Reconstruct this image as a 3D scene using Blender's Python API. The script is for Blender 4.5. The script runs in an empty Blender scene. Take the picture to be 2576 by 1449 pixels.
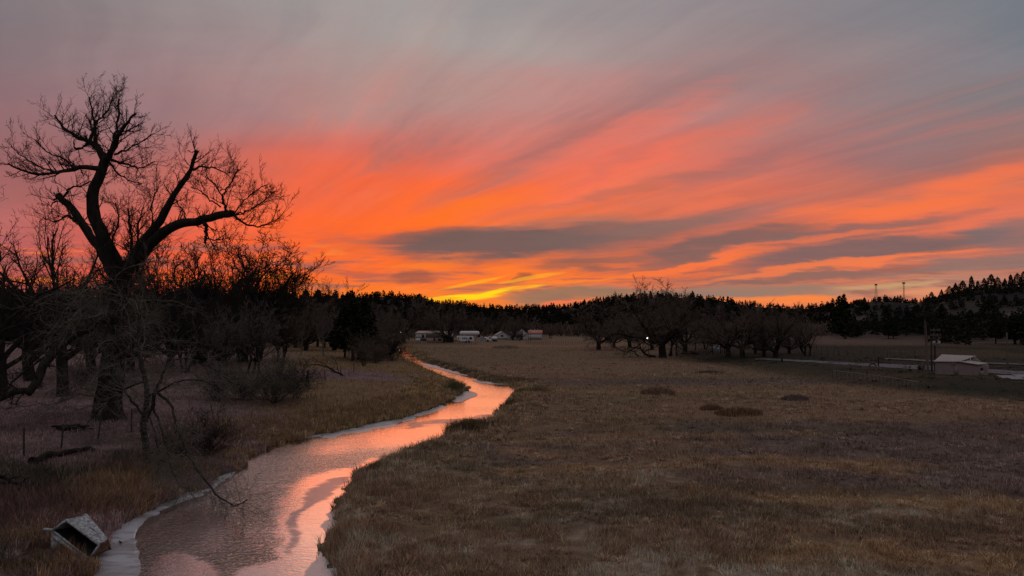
import bpy, math, random
import numpy as np
from mathutils import Vector, Matrix

# ------------------------------------------------------------------ camera
scene = bpy.context.scene
C = scene.collection
random.seed(4)
rng = np.random.default_rng(7)
FPX, CX, CY, HOR = 1946.0, 1288.0, 724.5, 800.0      # photo measured on a 2576 px wide copy
PITCH = math.atan((HOR - CY) / FPX)
CAMZ = 7.5
cam_d = bpy.data.cameras.new('camera'); cam = bpy.data.objects.new('camera', cam_d); C.objects.link(cam)
cam_d.sensor_width = 36; cam_d.lens = 36 * FPX / 2576; cam_d.clip_start = 0.1; cam_d.clip_end = 9000
cam.location = (0, 0, CAMZ); cam.rotation_euler = (math.pi / 2 + PITCH, 0, 0)
scene.camera = cam
cp, sp = math.cos(PITCH), math.sin(PITCH)
def ray(px, py):
    a = (px - CX) / FPX; b = (CY - py) / FPX
    return (a, cp - b * sp, sp + b * cp)
def gp(px, py, z=0.0):
    d = ray(px, py); t = (z - CAMZ) / min(d[2], -1e-4)
    return (d[0] * t, d[1] * t, z)
def atY(px, py, Y):
    d = ray(px, py); t = Y / d[1]
    return (d[0] * t, Y, CAMZ + d[2] * t)
def s2l(c):
    return tuple((x / 255 / 12.92 if x / 255 <= .04045 else ((x / 255 + .055) / 1.055) ** 2.4) for x in c)

scene.view_settings.view_transform = 'Standard'; scene.view_settings.look = 'None'
scene.view_settings.exposure = 0.0; scene.view_settings.gamma = 1.0

# ------------------------------------------------------------------ sky
world = bpy.data.worlds.new('World'); scene.world = world; world.use_nodes = True
wt = world.node_tree; wt.nodes.clear()
class NT:
    def __init__(s, t): s.t = t
    def n(s, typ, **k):
        o = s.t.nodes.new(typ)
        for a, b in k.items(): setattr(o, a, b)
        return o
    def set(s, sock, v):
        if hasattr(v, 'links'): s.t.links.new(v, sock)
        else: sock.default_value = v
    def m(s, op, a, b=None, c=None, clamp=False):
        o = s.n('ShaderNodeMath', operation=op, use_clamp=clamp); s.set(o.inputs[0], a)
        if b is not None: s.set(o.inputs[1], b)
        if c is not None: s.set(o.inputs[2], c)
        return o.outputs[0]
    def vm(s, op, a, b=None, sc=None):
        o = s.n('ShaderNodeVectorMath', operation=op); s.set(o.inputs[0], a)
        if b is not None: s.set(o.inputs[1], b)
        if sc is not None: s.set(o.inputs[3], sc)
        return o.outputs[0]
    def mp(s, v, loc=(0, 0, 0), rot=(0, 0, 0), scl=(1, 1, 1), typ='POINT'):
        o = s.n('ShaderNodeMapping', vector_type=typ); s.set(o.inputs[0], v)
        o.inputs[1].default_value = loc; o.inputs[2].default_value = rot; o.inputs[3].default_value = scl
        return o.outputs[0]
    def noise(s, v, sc, det=4, rough=.55, dist=0.0, col=False):
        o = s.n('ShaderNodeTexNoise'); s.set(o.inputs['Vector'], v)
        o.inputs['Scale'].default_value = sc; o.inputs['Detail'].default_value = det
        o.inputs['Roughness'].default_value = rough; o.inputs['Distortion'].default_value = dist
        return o.outputs['Color' if col else 'Fac']
    def mr(s, v, a, b, c=0.0, d=1.0, smooth=True):
        o = s.n('ShaderNodeMapRange', interpolation_type='SMOOTHSTEP' if smooth else 'LINEAR'); s.set(o.inputs[0], v)
        for i, q in enumerate((a, b, c, d)): s.set(o.inputs[i + 1], q)
        return o.outputs[0]
    def mix(s, f, a, b, blend='MIX'):
        o = s.n('ShaderNodeMix', data_type='RGBA', blend_type=blend)
        s.set(o.inputs[0], f)
        for i, q in ((6, a), (7, b)):
            if isinstance(q, tuple) and len(q) == 3: q = (*q, 1)
            s.set(o.inputs[i], q)
        return o.outputs[2]
    def ramp(s, f, stops, interp='LINEAR'):
        o = s.n('ShaderNodeValToRGB'); s.set(o.inputs[0], f); r = o.color_ramp; r.interpolation = interp
        while len(r.elements) < len(stops): r.elements.new(.5)
        for e, (p, c) in zip(r.elements, stops): e.position = p; e.color = (*c, 1)
        return o.outputs[0]
W = NT(wt)
tc = W.n('ShaderNodeTexCoord').outputs['Generated']
sx = W.n('ShaderNodeSeparateXYZ'); W.set(sx.inputs[0], tc)
X, Y_, Z = sx.outputs
yy = W.m('MAXIMUM', Y_, .12)
U = W.m('DIVIDE', X, yy); V = W.m('DIVIDE', Z, yy)
cu = W.n('ShaderNodeCombineXYZ'); W.set(cu.inputs[0], U); W.set(cu.inputs[1], V); UV = cu.outputs[0]
def uv(px, py):
    d = ray(px, py); return d[0] / d[1], d[2] / d[1]
# slow and fine warps of the cloud field, stretched along the wind
n1 = W.noise(W.mp(UV, rot=(0, 0, -.22), scl=(1.3, 5, 1)), 2.2, 3, .5, col=True)
n2 = W.noise(W.mp(UV, loc=(3, 1, 0), rot=(0, 0, -.2), scl=(2.2, 12, 1)), 3.5, 6, .6, col=True)
w1 = W.vm('MULTIPLY', W.vm('SUBTRACT', n1, (.5, .5, .5)), (.12, .05, 0))
w2 = W.vm('MULTIPLY', W.vm('SUBTRACT', n2, (.5, .5, .5)), (.09, .03, 0))
UVs = W.vm('ADD', UV, W.vm('ADD', w1, w2))
sq = W.n('ShaderNodeSeparateXYZ'); W.set(sq.inputs[0], W.vm('ADD', UVs, w1)); Uw, Vw = sq.outputs[0], sq.outputs[1]
xs = [0, 320, 640, 960, 1288, 1610, 1930, 2250, 2576]
ROWS = [
 (0,   [(120,111,115),(131,121,123),(143,134,135),(153,148,146),(146,140,141),(140,131,134),(134,126,130),(122,120,126),(108,114,123)]),
 (130, [(124,106,111),(137,117,120),(150,131,132),(156,146,143),(158,148,145),(152,129,129),(146,124,125),(132,122,126),(113,116,124)]),
 (260, [(128,101,107),(146,112,115),(162,118,118),(168,134,128),(178,124,119),(190,120,113),(160,117,115),(130,116,119),(118,114,118)]),
 (380, [(140,98,103),(160,105,104),(196,108,98),(222,114,98),(220,116,100),(226,116,98),(192,114,106),(146,112,113),(160,112,106)]),
 (470, [(158,100,100),(184,106,99),(232,106,78),(250,104,62),(254,110,54),(224,114,88),(206,112,95),(200,112,92),(232,116,82)]),
 (550, [(174,104,103),(212,104,90),(252,100,56),(255,112,40),(250,118,56),(196,110,90),(226,114,86),(244,116,72),(208,112,92)]),
 (630, [(168,98,100),(232,94,70),(252,100,50),(250,106,46),(206,104,72),(178,104,86),(196,104,84),(196,108,88),(146,106,100)]),
 (690, [(160,90,90),(240,92,60),(248,98,50),(250,112,48),(255,124,44),(240,112,60),(214,112,80),(190,114,92),(176,116,96)]),
 (735, [(160,90,90),(236,92,58),(248,100,48),(255,128,40),(250,128,52),(168,122,104),(170,122,104),(196,138,108),(170,138,122)]),
 (768, [(160,90,90),(236,92,58),(246,100,50),(253,146,44),(238,126,72),(200,124,88),(250,134,68),(236,134,90),(180,134,118)]),
]
colr = None; pv = None
for y, cols in ROWS:
    kb = 1.07 if y < 300 else 1.0
    st = [((uv(x, 500)[0] + .75) / 1.5, s2l(tuple(q * kb for q in c))) for x, c in zip(xs, cols)]
    f = W.m('MULTIPLY_ADD', Uw, 1 / 1.5, .5)
    r = W.ramp(f, st, 'B_SPLINE')
    v = uv(1288, y)[1]
    colr = r if colr is None else W.mix(W.mr(Vw, pv, v, 0.0, 1.0, False), colr, r)
    pv = v
# streaks
# cloud streets: parallel bands on a high flat layer, so they converge towards the lower left of the view
zc = W.m('ADD', W.m('MAXIMUM', Z, 0.0), .055)
cc_ = W.n('ShaderNodeCombineXYZ'); W.set(cc_.inputs[0], W.m('DIVIDE', W.m('ADD', W.m('MULTIPLY', X, .88), W.m('MULTIPLY', Y_, .47)), zc)); W.set(cc_.inputs[1], W.m('DIVIDE', W.m('SUBTRACT', W.m('MULTIPLY', Y_, .88), W.m('MULTIPLY', X, .47)), zc))
PL = W.vm('ADD', cc_.outputs[0], W.vm('MULTIPLY', W.vm('SUBTRACT', n1, (.5, .5, .5)), (.20, .14, 0)))
sA = W.noise(W.mp(PL, loc=(2.3, .7, 0), scl=(1.0, .16, 1)), 1.15, 9, .60, .35)
sC = W.noise(W.mp(PL, loc=(7.3, 3.7, 0), scl=(1.0, .10, 1)), 4.0, 8, .62, .5)
sB = W.noise(W.mp(UV, loc=(5, 2, 0), rot=(0, 0, -.13), scl=(2.2, 26, 1)), 3.0, 8, .62, .5)
lowf = W.mr(V, uv(1288, 520)[1], uv(1288, 660)[1])
def blob(col, cx, cy, rx, ry, ang, strg, lo, hi, color, coords, nz=.95):
    u0, v0 = uv(cx, cy)
    p = W.mp(coords, loc=(u0, v0, 0), rot=(0, 0, math.radians(ang)), scl=(rx / FPX, ry / FPX, 1), typ='TEXTURE')
    g = W.n('ShaderNodeTexGradient', gradient_type='SPHERICAL'); W.set(g.inputs[0], p)
    k = W.m('ADD', g.outputs['Fac'], W.m('MULTIPLY', W.m('SUBTRACT', sB, .5), nz))
    f = W.m('MULTIPLY', W.m('MULTIPLY', W.mr(k, lo, hi), W.mr(g.outputs['Fac'], 0, .12)), strg)
    return W.mix(f, col, s2l(color))
hi_f = W.mr(sA, .50, .68, 0, .50); lo_f = W.mr(sA, .48, .33, 0, .55)
midm = W.m('MULTIPLY', W.mr(U, uv(250, 500)[0], uv(900, 500)[0], .15, 1), W.m('MULTIPLY', W.mr(V, uv(1288, 90)[1], uv(1288, 380)[1], .10, 1), W.mr(V, uv(1288, 700)[1], uv(1288, 600)[1], .35, 1)))
colr = W.mix(W.m('MULTIPLY', hi_f, midm), colr, s2l((238, 122, 92)))
colr = W.mix(W.m('MULTIPLY', lo_f, midm), colr, s2l((138, 110, 110)))
colr = W.mix(1.0, colr, W.ramp(sC, [(.3, (.91, .92, .93)), (.7, (1.08, 1.07, 1.05))]), 'MULTIPLY')
lb = W.m('MULTIPLY', lowf, W.mr(sB, .5, .37, 0, .75))
colr = W.mix(lb, colr, s2l((150, 100, 88)))
colr = W.mix(W.m('MULTIPLY', lowf, W.mr(sB, .54, .66, 0, .7)), colr, s2l((255, 134, 56)))
G = (113, 93, 90)
BL = [  # cx cy rx ry angle strength lo hi colour
 (1230, 612, 430, 62, 2, .95, .10, .5, G), (1090, 596, 190, 44, 8, .8, .1, .5, (118, 92, 86)),
 (1560, 588, 330, 46, 6, .75, .1, .6, (124, 99, 94)), (1700, 560, 240, 30, 9, .5, .1, .6, (146, 108, 98)),
 (1420, 560, 300, 30, 5, .45, .1, .7, (160, 112, 100)),
 (1840, 612, 330, 34, 9, .8, .1, .55, (118, 97, 94)), (2150, 585, 420, 28, 10, .7, .1, .55, (124, 101, 99)),
 (2200, 628, 470, 38, 7, .85, .08, .55, (116, 98, 98)), (2560, 590, 260, 60, 8, .7, .05, .6, (122, 108, 108)),
 (1950, 690, 480, 20, 2, .85, .1, .5, (136, 104, 96)), (2480, 672, 330, 22, 4, .8, .1, .5, (138, 112, 106)),
 (1800, 728, 480, 28, 1, .8, .1, .55, (150, 122, 106)), (1420, 744, 230, 24, 3, .85, .1, .55, (150, 116, 92)),
 (690, 626, 110, 20, 0, .75, .1, .6, (140, 88, 86)), (850, 606, 70, 14, 2, .6, .1, .6, (176, 96, 78)),
 (1020, 694, 110, 20, 2, .75, .1, .6, (150, 88, 74)), (860, 690, 160, 9, 0, .5, .1, .6, (168, 92, 78)),
 (1450, 664, 170, 16, 6, .65, .1, .6, (150, 96, 80)), (1290, 704, 70, 12, 8, .8, .1, .5, (140, 86, 66)),
 (1560, 690, 150, 10, 7, .6, .1, .6, (160, 98, 76)), (1640, 660, 130, 12, 8, .6, .1, .6, (140, 98, 90)),
 (1180, 520, 300, 34, 14, .7, .0, .9, (255, 122, 34)), (1080, 560, 150, 20, 12, .6, 0, .9, (255, 116, 40)),
 (900, 560, 500, 90, 8, .45, 0, .9, (255, 104, 48)),
 (1080, 668, 150, 24, 5, .75, .05, .8, (255, 124, 42)), (1240, 690, 190, 22, 8, .7, .05, .8, (255, 122, 46)),
 (1700, 668, 420, 14, 8, .8, .1, .7, (255, 120, 62)), (2150, 628, 30, 4, 8, .0, .1, .7, (255, 120, 62)),
 (2080, 668, 620, 15, 5, .75, .1, .7, (252, 126, 72)), (2060, 606, 500, 10, 9, .55, .1, .7, (250, 120, 74)),
 (2300, 510, 560, 46, 9, .75, .05, .9, (252, 120, 66)), (2480, 450, 330, 36, 12, .6, .05, .9, (248, 118, 74)),
 (1720, 520, 180, 22, 10, .45, .05, .9, (250, 122, 84)), (1560, 330, 440, 60, 22, .45, .0, .9, (240, 120, 98)),
 (1560, 412, 480, 50, 18, .5, .0, .9, (250, 112, 84)),
 (1640, 370, 380, 30, 22, .25, .05, .9, (150, 108, 106)), (1850, 330, 300, 30, 22, .35, .05, .9, (200, 116, 102)),
 (1830, 420, 330, 44, 18, .5, .05, .9, (150, 108, 106)), (1560, 470, 420, 22, 12, .5, .05, .9, (172, 106, 94)),
 (1200, 742, 180, 13, 7, .9, .05, .7, (255, 166, 34)), (1160, 747, 110, 8, 2, 1.0, .0, .5, (255, 216, 30)),
 (1245, 734, 75, 7, 12, 1.0, .0, .5, (255, 214, 32)), (1310, 723, 80, 6, 4, .9, .0, .5, (255, 184, 36)), (1100, 750, 80, 6, 0, .9, .0, .5, (255, 184, 36)),
 (1180, 712, 110, 6, 12, .8, .05, .6, (255, 170, 40)), (1330, 700, 120, 7, 9, .7, .05, .6, (255, 168, 46)),
 (1420, 708, 260, 9, 7, .8, .1, .7, (255, 132, 52)), (1400, 764, 130, 6, 0, .8, .1, .6, (250, 120, 72)),
 (1900, 752, 260, 13, 1, .75, .1, .8, (254, 136, 66)), (2260, 722, 230, 14, 2, .8, .05, .8, (200, 158, 112)),
 (2330, 745, 200, 12, 2, .6, .05, .8, (228, 148, 104)), (1620, 722, 120, 9, 1, .6, .1, .7, (216, 116, 82)),
]
UVm = W.vm('ADD', UV, W.vm('SCALE', W.vm('ADD', w1, w2), sc=.22))
for b in BL: colr = blob(colr, *b[:9], UVm if b[8][0] > 252 and b[8][1] > 165 else UVs)
# the sky behind the viewer and overhead: the dusk blue of a clear twilight
nish = W.n('ShaderNodeTexSky', sky_type='NISHITA', sun_disc=False)
nish.sun_elevation = math.radians(1.0); nish.sun_rotation = 0.0
bk = W.mix(1.0, W.ramp(W.mr(Z, 0, .9), [(0, (.11, .088, .098)), (.5, (.24, .215, .235)), (1, (.42, .39, .40))]),
           W.vm('SCALE', nish.outputs[0], sc=.02), 'ADD')
front = W.mr(Y_, .05, .42)
colr = W.mix(front, bk, colr)
# below the horizon nothing glows
colr = W.mix(W.mr(Z, -.03, -.005), (.01, .008, .008), colr)
bg = W.n('ShaderNodeBackground'); W.set(bg.inputs[0], colr); bg.inputs[1].default_value = 1.0
wo = W.n('ShaderNodeOutputWorld'); wt.links.new(bg.outputs[0], wo.inputs[0])
world.cycles.sampling_method = 'MANUAL'; world.cycles.sample_map_resolution = 1024

# the sun has just gone down: only a faint warm directional glow is left
sun_d = bpy.data.lights.new('sun', 'SUN'); sun = bpy.data.objects.new('sun', sun_d); C.objects.link(sun)
sun_d.energy = 0.06; sun_d.angle = math.radians(25); sun_d.color = (1, .5, .28)
sun.rotation_euler = (math.radians(-80), 0, math.radians(4))

# ------------------------------------------------------------------ helpers
def tag(o, label=None, cat=None, group=None, kind=None):
    if label: o['label'] = label
    if cat: o['category'] = cat
    if group: o['group'] = group
    if kind: o['kind'] = kind
    return o
def empty(name, loc=(0, 0, 0), rz=0.0, label=None, cat=None, group=None):
    o = bpy.data.objects.new(name, None); C.objects.link(o); o.empty_display_size = .5
    o.location = loc; o.rotation_euler = (0, 0, rz)
    return tag(o, label, cat, group)
def norm(v): return v / np.maximum(np.linalg.norm(v, axis=-1, keepdims=True), 1e-9)
def build(name, chunks, mat, parent=None, smooth=False, cols=None):
    """chunks: list of (verts (n,3), faces (m,k)) -> one mesh object"""
    vs, li, ls = [], [], []; off = 0; lo = 0
    for v, f in chunks:
        v = np.asarray(v, float).reshape(-1, 3); f = np.asarray(f, np.int64)
        vs.append(v); li.append((f + off).ravel()); ls.append(np.arange(len(f)) * f.shape[1] + lo)
        off += len(v); lo += f.size
    v = np.concatenate(vs); li = np.concatenate(li); ls = np.concatenate(ls)
    me = bpy.data.meshes.new(name)
    me.vertices.add(len(v)); me.vertices.foreach_set('co', v.ravel().astype(np.float32))
    me.loops.add(len(li)); me.loops.foreach_set('vertex_index', li.astype(np.int32))
    me.polygons.add(len(ls)); me.polygons.foreach_set('loop_start', ls.astype(np.int32))
    if smooth: me.polygons.foreach_set('use_smooth', np.ones(len(ls), bool))
    me.update(calc_edges=True)
    if cols is not None:
        a = me.color_attributes.new('tint', 'FLOAT_COLOR', 'POINT')
        c = np.ones((len(v), 4), np.float32); c[:, :3] = cols; a.data.foreach_set('color', c.ravel())
    if mat: me.materials.append(mat)
    o = bpy.data.objects.new(name, me); C.objects.link(o)
    if parent: o.parent = parent
    return o
CUBE = np.array([[-1,-1,-1],[1,-1,-1],[1,1,-1],[-1,1,-1],[-1,-1,1],[1,-1,1],[1,1,1],[-1,1,1]], float) * .5
CF = np.array([[0,3,2,1],[4,5,6,7],[0,1,5,4],[1,2,6,5],[2,3,7,6],[3,0,4,7]])
class MB:
    def __init__(s): s.c = []
    def box(s, x0, x1, y0, y1, z0, z1, rot=None, piv=None):
        v = CUBE * [x1 - x0, y1 - y0, z1 - z0] + [(x0 + x1) / 2, (y0 + y1) / 2, (z0 + z1) / 2]
        if rot is not None:
            R = np.array(Matrix.Rotation(rot[0], 3, rot[1])); p = np.array(piv if piv is not None else v.mean(0)); v = (v - p) @ R.T + p
        s.c.append((v, CF)); return s
    def hexa(s, pts): s.c.append((np.array(pts, float), CF)); return s
    def bar(s, a, b, w, h=None):
        a = np.array(a, float); b = np.array(b, float); h = h or w
        t = norm(b - a); r = np.array([0, 0, 1.]) if abs(t[2]) < .9 else np.array([1., 0, 0])
        n = norm(np.cross(t, r)); m = np.cross(n, t)
        v = [p + n * w / 2 * i + m * h / 2 * j for p in (a, b) for i, j in ((-1, -1), (1, -1), (1, 1), (-1, 1))]
        s.c.append((np.array(v), CF)); return s
    def tube(s, pts, rad, n=8, cap=True):
        pts = np.array(pts, float); rad = np.broadcast_to(np.array(rad, float), (len(pts),))
        s.c += tubes(pts[None], rad[None], n)
        if cap:
            v = s.c[-1][0]
            s.c.append((v[:n].copy(), np.arange(n)[None, ::-1])); s.c.append((v[-n:].copy(), np.arange(n)[None]))
        return s
    def poly(s, pts): s.c.append((np.array(pts, float), np.arange(len(pts))[None])); return s
    def prism(s, pts, d):
        p = np.array(pts, float); n = len(p); q = p + np.array(d, float)
        s.c.append((np.concatenate([p, q]), np.array([[i, (i + 1) % n, n + (i + 1) % n, n + i] for i in range(n)])))
        s.c.append((p, np.arange(n)[None, ::-1])); s.c.append((q, np.arange(n)[None])); return s
    def build(s, name, mat, parent=None, smooth=False): return build(name, s.c, mat, parent, smooth)
def tubes(pts, rad, s):
    N, k, _ = pts.shape
    t = norm(np.gradient(pts, axis=1))
    ref = np.array([.31, .52, .79]); n = norm(np.cross(t, ref)); m = np.cross(t, n)
    a = np.arange(s) * 2 * math.pi / s
    v = pts[:, :, None] + rad[:, :, None, None] * (n[:, :, None] * np.cos(a)[:, None] + m[:, :, None] * np.sin(a)[:, None])
    i = np.arange(N)[:, None, None] * k * s; j = np.arange(k - 1)[None, :, None] * s; q = np.arange(s)[None, None]
    f = np.stack([i + j + q, i + j + (q + 1) % s, i + j + s + (q + 1) % s, i + j + s + q], -1).reshape(-1, 4)
    return [(v.reshape(-1, 3), f)]
def vnoise(x, y, seed=0):
    xi = np.floor(x).astype(np.int64); yi = np.floor(y).astype(np.int64); fx = x - xi; fy = y - yi
    fx = fx * fx * (3 - 2 * fx); fy = fy * fy * (3 - 2 * fy)
    def h(a, b):
        n = (a * 374761393 + b * 668265263 + seed * 1442695041) & 0x7fffffff
        n = ((n ^ (n >> 13)) * 1274126177) & 0x7fffffff
        return ((n ^ (n >> 16)) & 0xffff) / 65535.0
    return (h(xi, yi) * (1 - fx) + h(xi + 1, yi) * fx) * (1 - fy) + (h(xi, yi + 1) * (1 - fx) + h(xi + 1, yi + 1) * fx) * fy
def fbm(x, y, sc, oct=4, seed=0):
    r = 0; a = .5; t = 0
    for o in range(oct): r = r + a * vnoise(x * sc + 17 * o, y * sc - 9 * o, seed + o); t += a; a *= .5; sc *= 2.03
    return r / t
def sst(x, a, b): t = np.clip((x - a) / (b - a), 0, 1); return t * t * (3 - 2 * t)

# ------------------------------------------------------------------ materials
def mat(name, col, rough=.85, var=.35, sc=6.0, bump=0.0, bsc=20.0, metal=0.0, col2=None, tint=False, spec=.3, stretch=(1, 1, 1), emit=None):
    m = bpy.data.materials.new(name); m.use_nodes = True; t = m.node_tree; t.nodes.clear(); N = NT(t)
    b = N.n('ShaderNodeBsdfPrincipled'); o = N.n('ShaderNodeOutputMaterial'); t.links.new(b.outputs[0], o.inputs[0])
    co = N.n('ShaderNodeTexCoord').outputs['Object']
    pv = N.mp(co, scl=stretch)
    nz = N.noise(pv, sc, 5, .6)
    if tint:
        base = N.n('ShaderNodeAttribute', attribute_name='tint').outputs[0]
        c = N.mix(1.0, base, N.ramp(nz, [(0.25, (1 - var,) * 3), (.75, (1 + var * .6,) * 3)]), 'MULTIPLY')
    else:
        c2 = col2 or tuple(x * (1 - var) for x in col)
        c = N.mix(N.mr(nz, .35, .65), col, c2)
    N.set(b.inputs['Base Color'], c)
    b.inputs['Roughness'].default_value = rough; b.inputs['Metallic'].default_value = metal
    b.inputs['Specular IOR Level'].default_value = spec
    if bump:
        bn = N.n('ShaderNodeBump'); bn.inputs['Strength'].default_value = bump; bn.inputs['Distance'].default_value = .05
        N.set(bn.inputs['Height'], N.noise(pv, bsc, 6, .65)); t.links.new(bn.outputs[0], b.inputs['Normal'])
    if emit:
        b.inputs['Emission Color'].default_value = (*emit[0], 1); b.inputs['Emission Strength'].default_value = emit[1]
    return m
M = {}
M['ground'] = mat('ground', (1, 1, 1), .95, .5, 2.2, .9, 9, tint=True, spec=.1)
M['grass'] = mat('dry_grass', (1, 1, 1), .8, .35, .8, tint=True, spec=.15)
M['bark'] = mat('cottonwood_bark', (.035, .030, .027), .95, .5, 5, 1.0, 7, stretch=(1, 1, .25), spec=.1)
M['twig'] = mat('twigs', (.17, .16, .135), .9, .4, 1.5, spec=.1)
M['twigdark'] = mat('dark_twigs', (.040, .034, .030), .9, .4, 1.5, spec=.1)
M['twigfar'] = mat('distant_twigs', (.15, .115, .095), .95, .4, .6, spec=.05)
M['barkfar'] = mat('distant_bark', (.036, .030, .027), .95, .4, 2, spec=.05)
M['palebark'] = mat('pale_bark', (.20, .18, .16), .9, .4, 3, spec=.1)
M['needle'] = mat('pine_needles', (.020, .022, .014), .95, .5, .8, spec=.05)
M['needle2'] = mat('hill_pine_needles', (.034, .036, .026), .95, .5, .8, spec=.05)
M['white'] = mat('white_painted_metal', (.66, .67, .70), .45, .12, 2)
M['siding'] = mat('pale_siding', (.50, .52, .56), .7, .15, 3)
M['cream'] = mat('cream_siding', (.48, .38, .32), .8, .25, 3)
M['roofgrey'] = mat('grey_roof', (.50, .40, .37), .7, .25, 2)
M['roofdark'] = mat('dark_shingles', (.07, .05, .045), .9, .3, 4)
M['roofred'] = mat('red_metal_roof', (.42, .13, .09), .5, .2, 2)
M['dark'] = mat('dark_opening', (.012, .012, .014), .4, .2, 3)
M['skirt'] = mat('black_skirting', (.015, .014, .014), .8, .3, 3)
M['wood'] = mat('weathered_wood', (.15, .12, .10), .9, .45, 3, .5, 14, stretch=(1, 1, .1))
M['darkwood'] = mat('dark_wood', (.05, .040, .035), .9, .4, 3, .5, 14, stretch=(1, 1, .1))
M['steel'] = mat('galvanised_steel', (.30, .30, .31), .5, .25, 4, metal=.4)
M['pinkwall'] = mat('mauve_wall', (.26, .20, .205), .85, .15, 1.5, .2, 20)
M['tinroof'] = mat('ribbed_tin_roof', (.40, .345, .325), .5, .2, 3)
M['gravel'] = mat('pale_gravel', (.15, .145, .165), .95, .35, 3, .5, 20)
M['towersteel'] = mat('dark_tower_steel', (.06, .055, .055), .7, .2, 3)
M['red'] = mat('red_paint', (.30, .05, .04), .5, .2, 3)
M['green'] = mat('dark_green_paint', (.02, .035, .025), .6, .3, 3)
M['rock'] = mat('sandstone', (.11, .085, .065), .95, .4, .3, .8, 1.2)
M['lamp'] = mat('lit_lamp_lens', (.9, .9, .85), .3, .05, 3, emit=((1, .93, .85), 6.0))
M['rust'] = mat('rusty_painted_steel', (.46, .50, .54), .75, .3, 9, .3, 10, col2=(.17, .19, .20))
M['rust2'] = mat('rusted_edge', (.16, .085, .055), .9, .5, 8, .4, 12)

# ------------------------------------------------------------------ terrain
WZ = -0.35
LEFT = [(235,1449),(262,1375),(285,1335),(335,1315),(372,1290),(392,1275),(440,1257),(500,1236),(550,1205),(592,1184),(640,1152),(700,1122),(785,1097),
        (880,1081),(960,1062),(1040,1046),(1105,1022),(1148,1003),(1166,985),(1178,972),(1148,957),(1122,944),(1080,925),(1040,908),(1020,897),(1002,887)]
RIGHT = [(842,1449),(818,1405),(806,1372),(812,1332),(828,1292),(846,1250),(866,1216),(905,1182),(955,1154),(1025,1128),(1078,1110),(1118,1090),(1160,1064),
         (1208,1062),(1240,1056),(1262,1028),(1296,992),(1288,968),(1242,964),(1204,957),(1182,945),(1130,931),(1085,917),(1056,906),(1048,896),(1032,885)]
# where the near bank hides the waterline the seen edge is the top of that bank
Lw = [gp(x, y, WZ if i < 19 else .12)[:2] for i, (x, y) in enumerate(LEFT)]
Rw = [gp(x, y, -.12 if i < 14 else WZ)[:2] for i, (x, y) in enumerate(RIGHT)]
poly = [(-14.5, -60), (-14.5, 12)] + Lw + [(-34, 205), (-55, 222), (-90, 235), (-90, 241), (-50, 231), (-29, 215)] + Rw[::-1] + [(-4.5, 12), (-4.5, -60)]
POLY = np.array(poly)
cen = np.array([((a[0] + b[0]) / 2, (a[1] + b[1]) / 2) for a, b in zip(Lw, Rw)])
cen = cen[np.argsort(cen[:, 1])]
def sdf(x, y, P=POLY):
    shp = x.shape; x = x.ravel(); y = y.ravel(); d = np.full(x.shape, 1e9); ins = np.zeros(x.shape, bool)
    for i in range(len(P)):
        a = P[i]; b = P[(i + 1) % len(P)]; e = b - a; wx = x - a[0]; wy = y - a[1]
        t = np.clip((wx * e[0] + wy * e[1]) / (e @ e + 1e-12), 0, 1)
        d = np.minimum(d, (wx - e[0] * t) ** 2 + (wy - e[1] * t) ** 2)
        if abs(e[1]) > 1e-9:
            c = ((a[1] > y) != (b[1] > y)) & (x < e[0] * (y - a[1]) / e[1] + a[0]); ins ^= c
    d = np.sqrt(d); d = np.where(ins, -d, d)
    if P is POLY: d = d + (fbm(x, y, .75, 4, 14) - .5) * np.clip(y / 30, .5, 1.6) * 1.1
    return d.reshape(shp)
PIT = gp(178, 1378, WZ + .3)
PIT = (PIT[0] + .05, PIT[1] - .35)
BERM = np.array([gp(x, y, 0)[:2] for x, y in [(2900,1040),(2576,1014),(2430,1002),(2300,990),(2150,972),(2000,953),(1850,925),(1720,908)]] + [(36, 190), (40, 400), (400, 400), (400, 40)])
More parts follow.
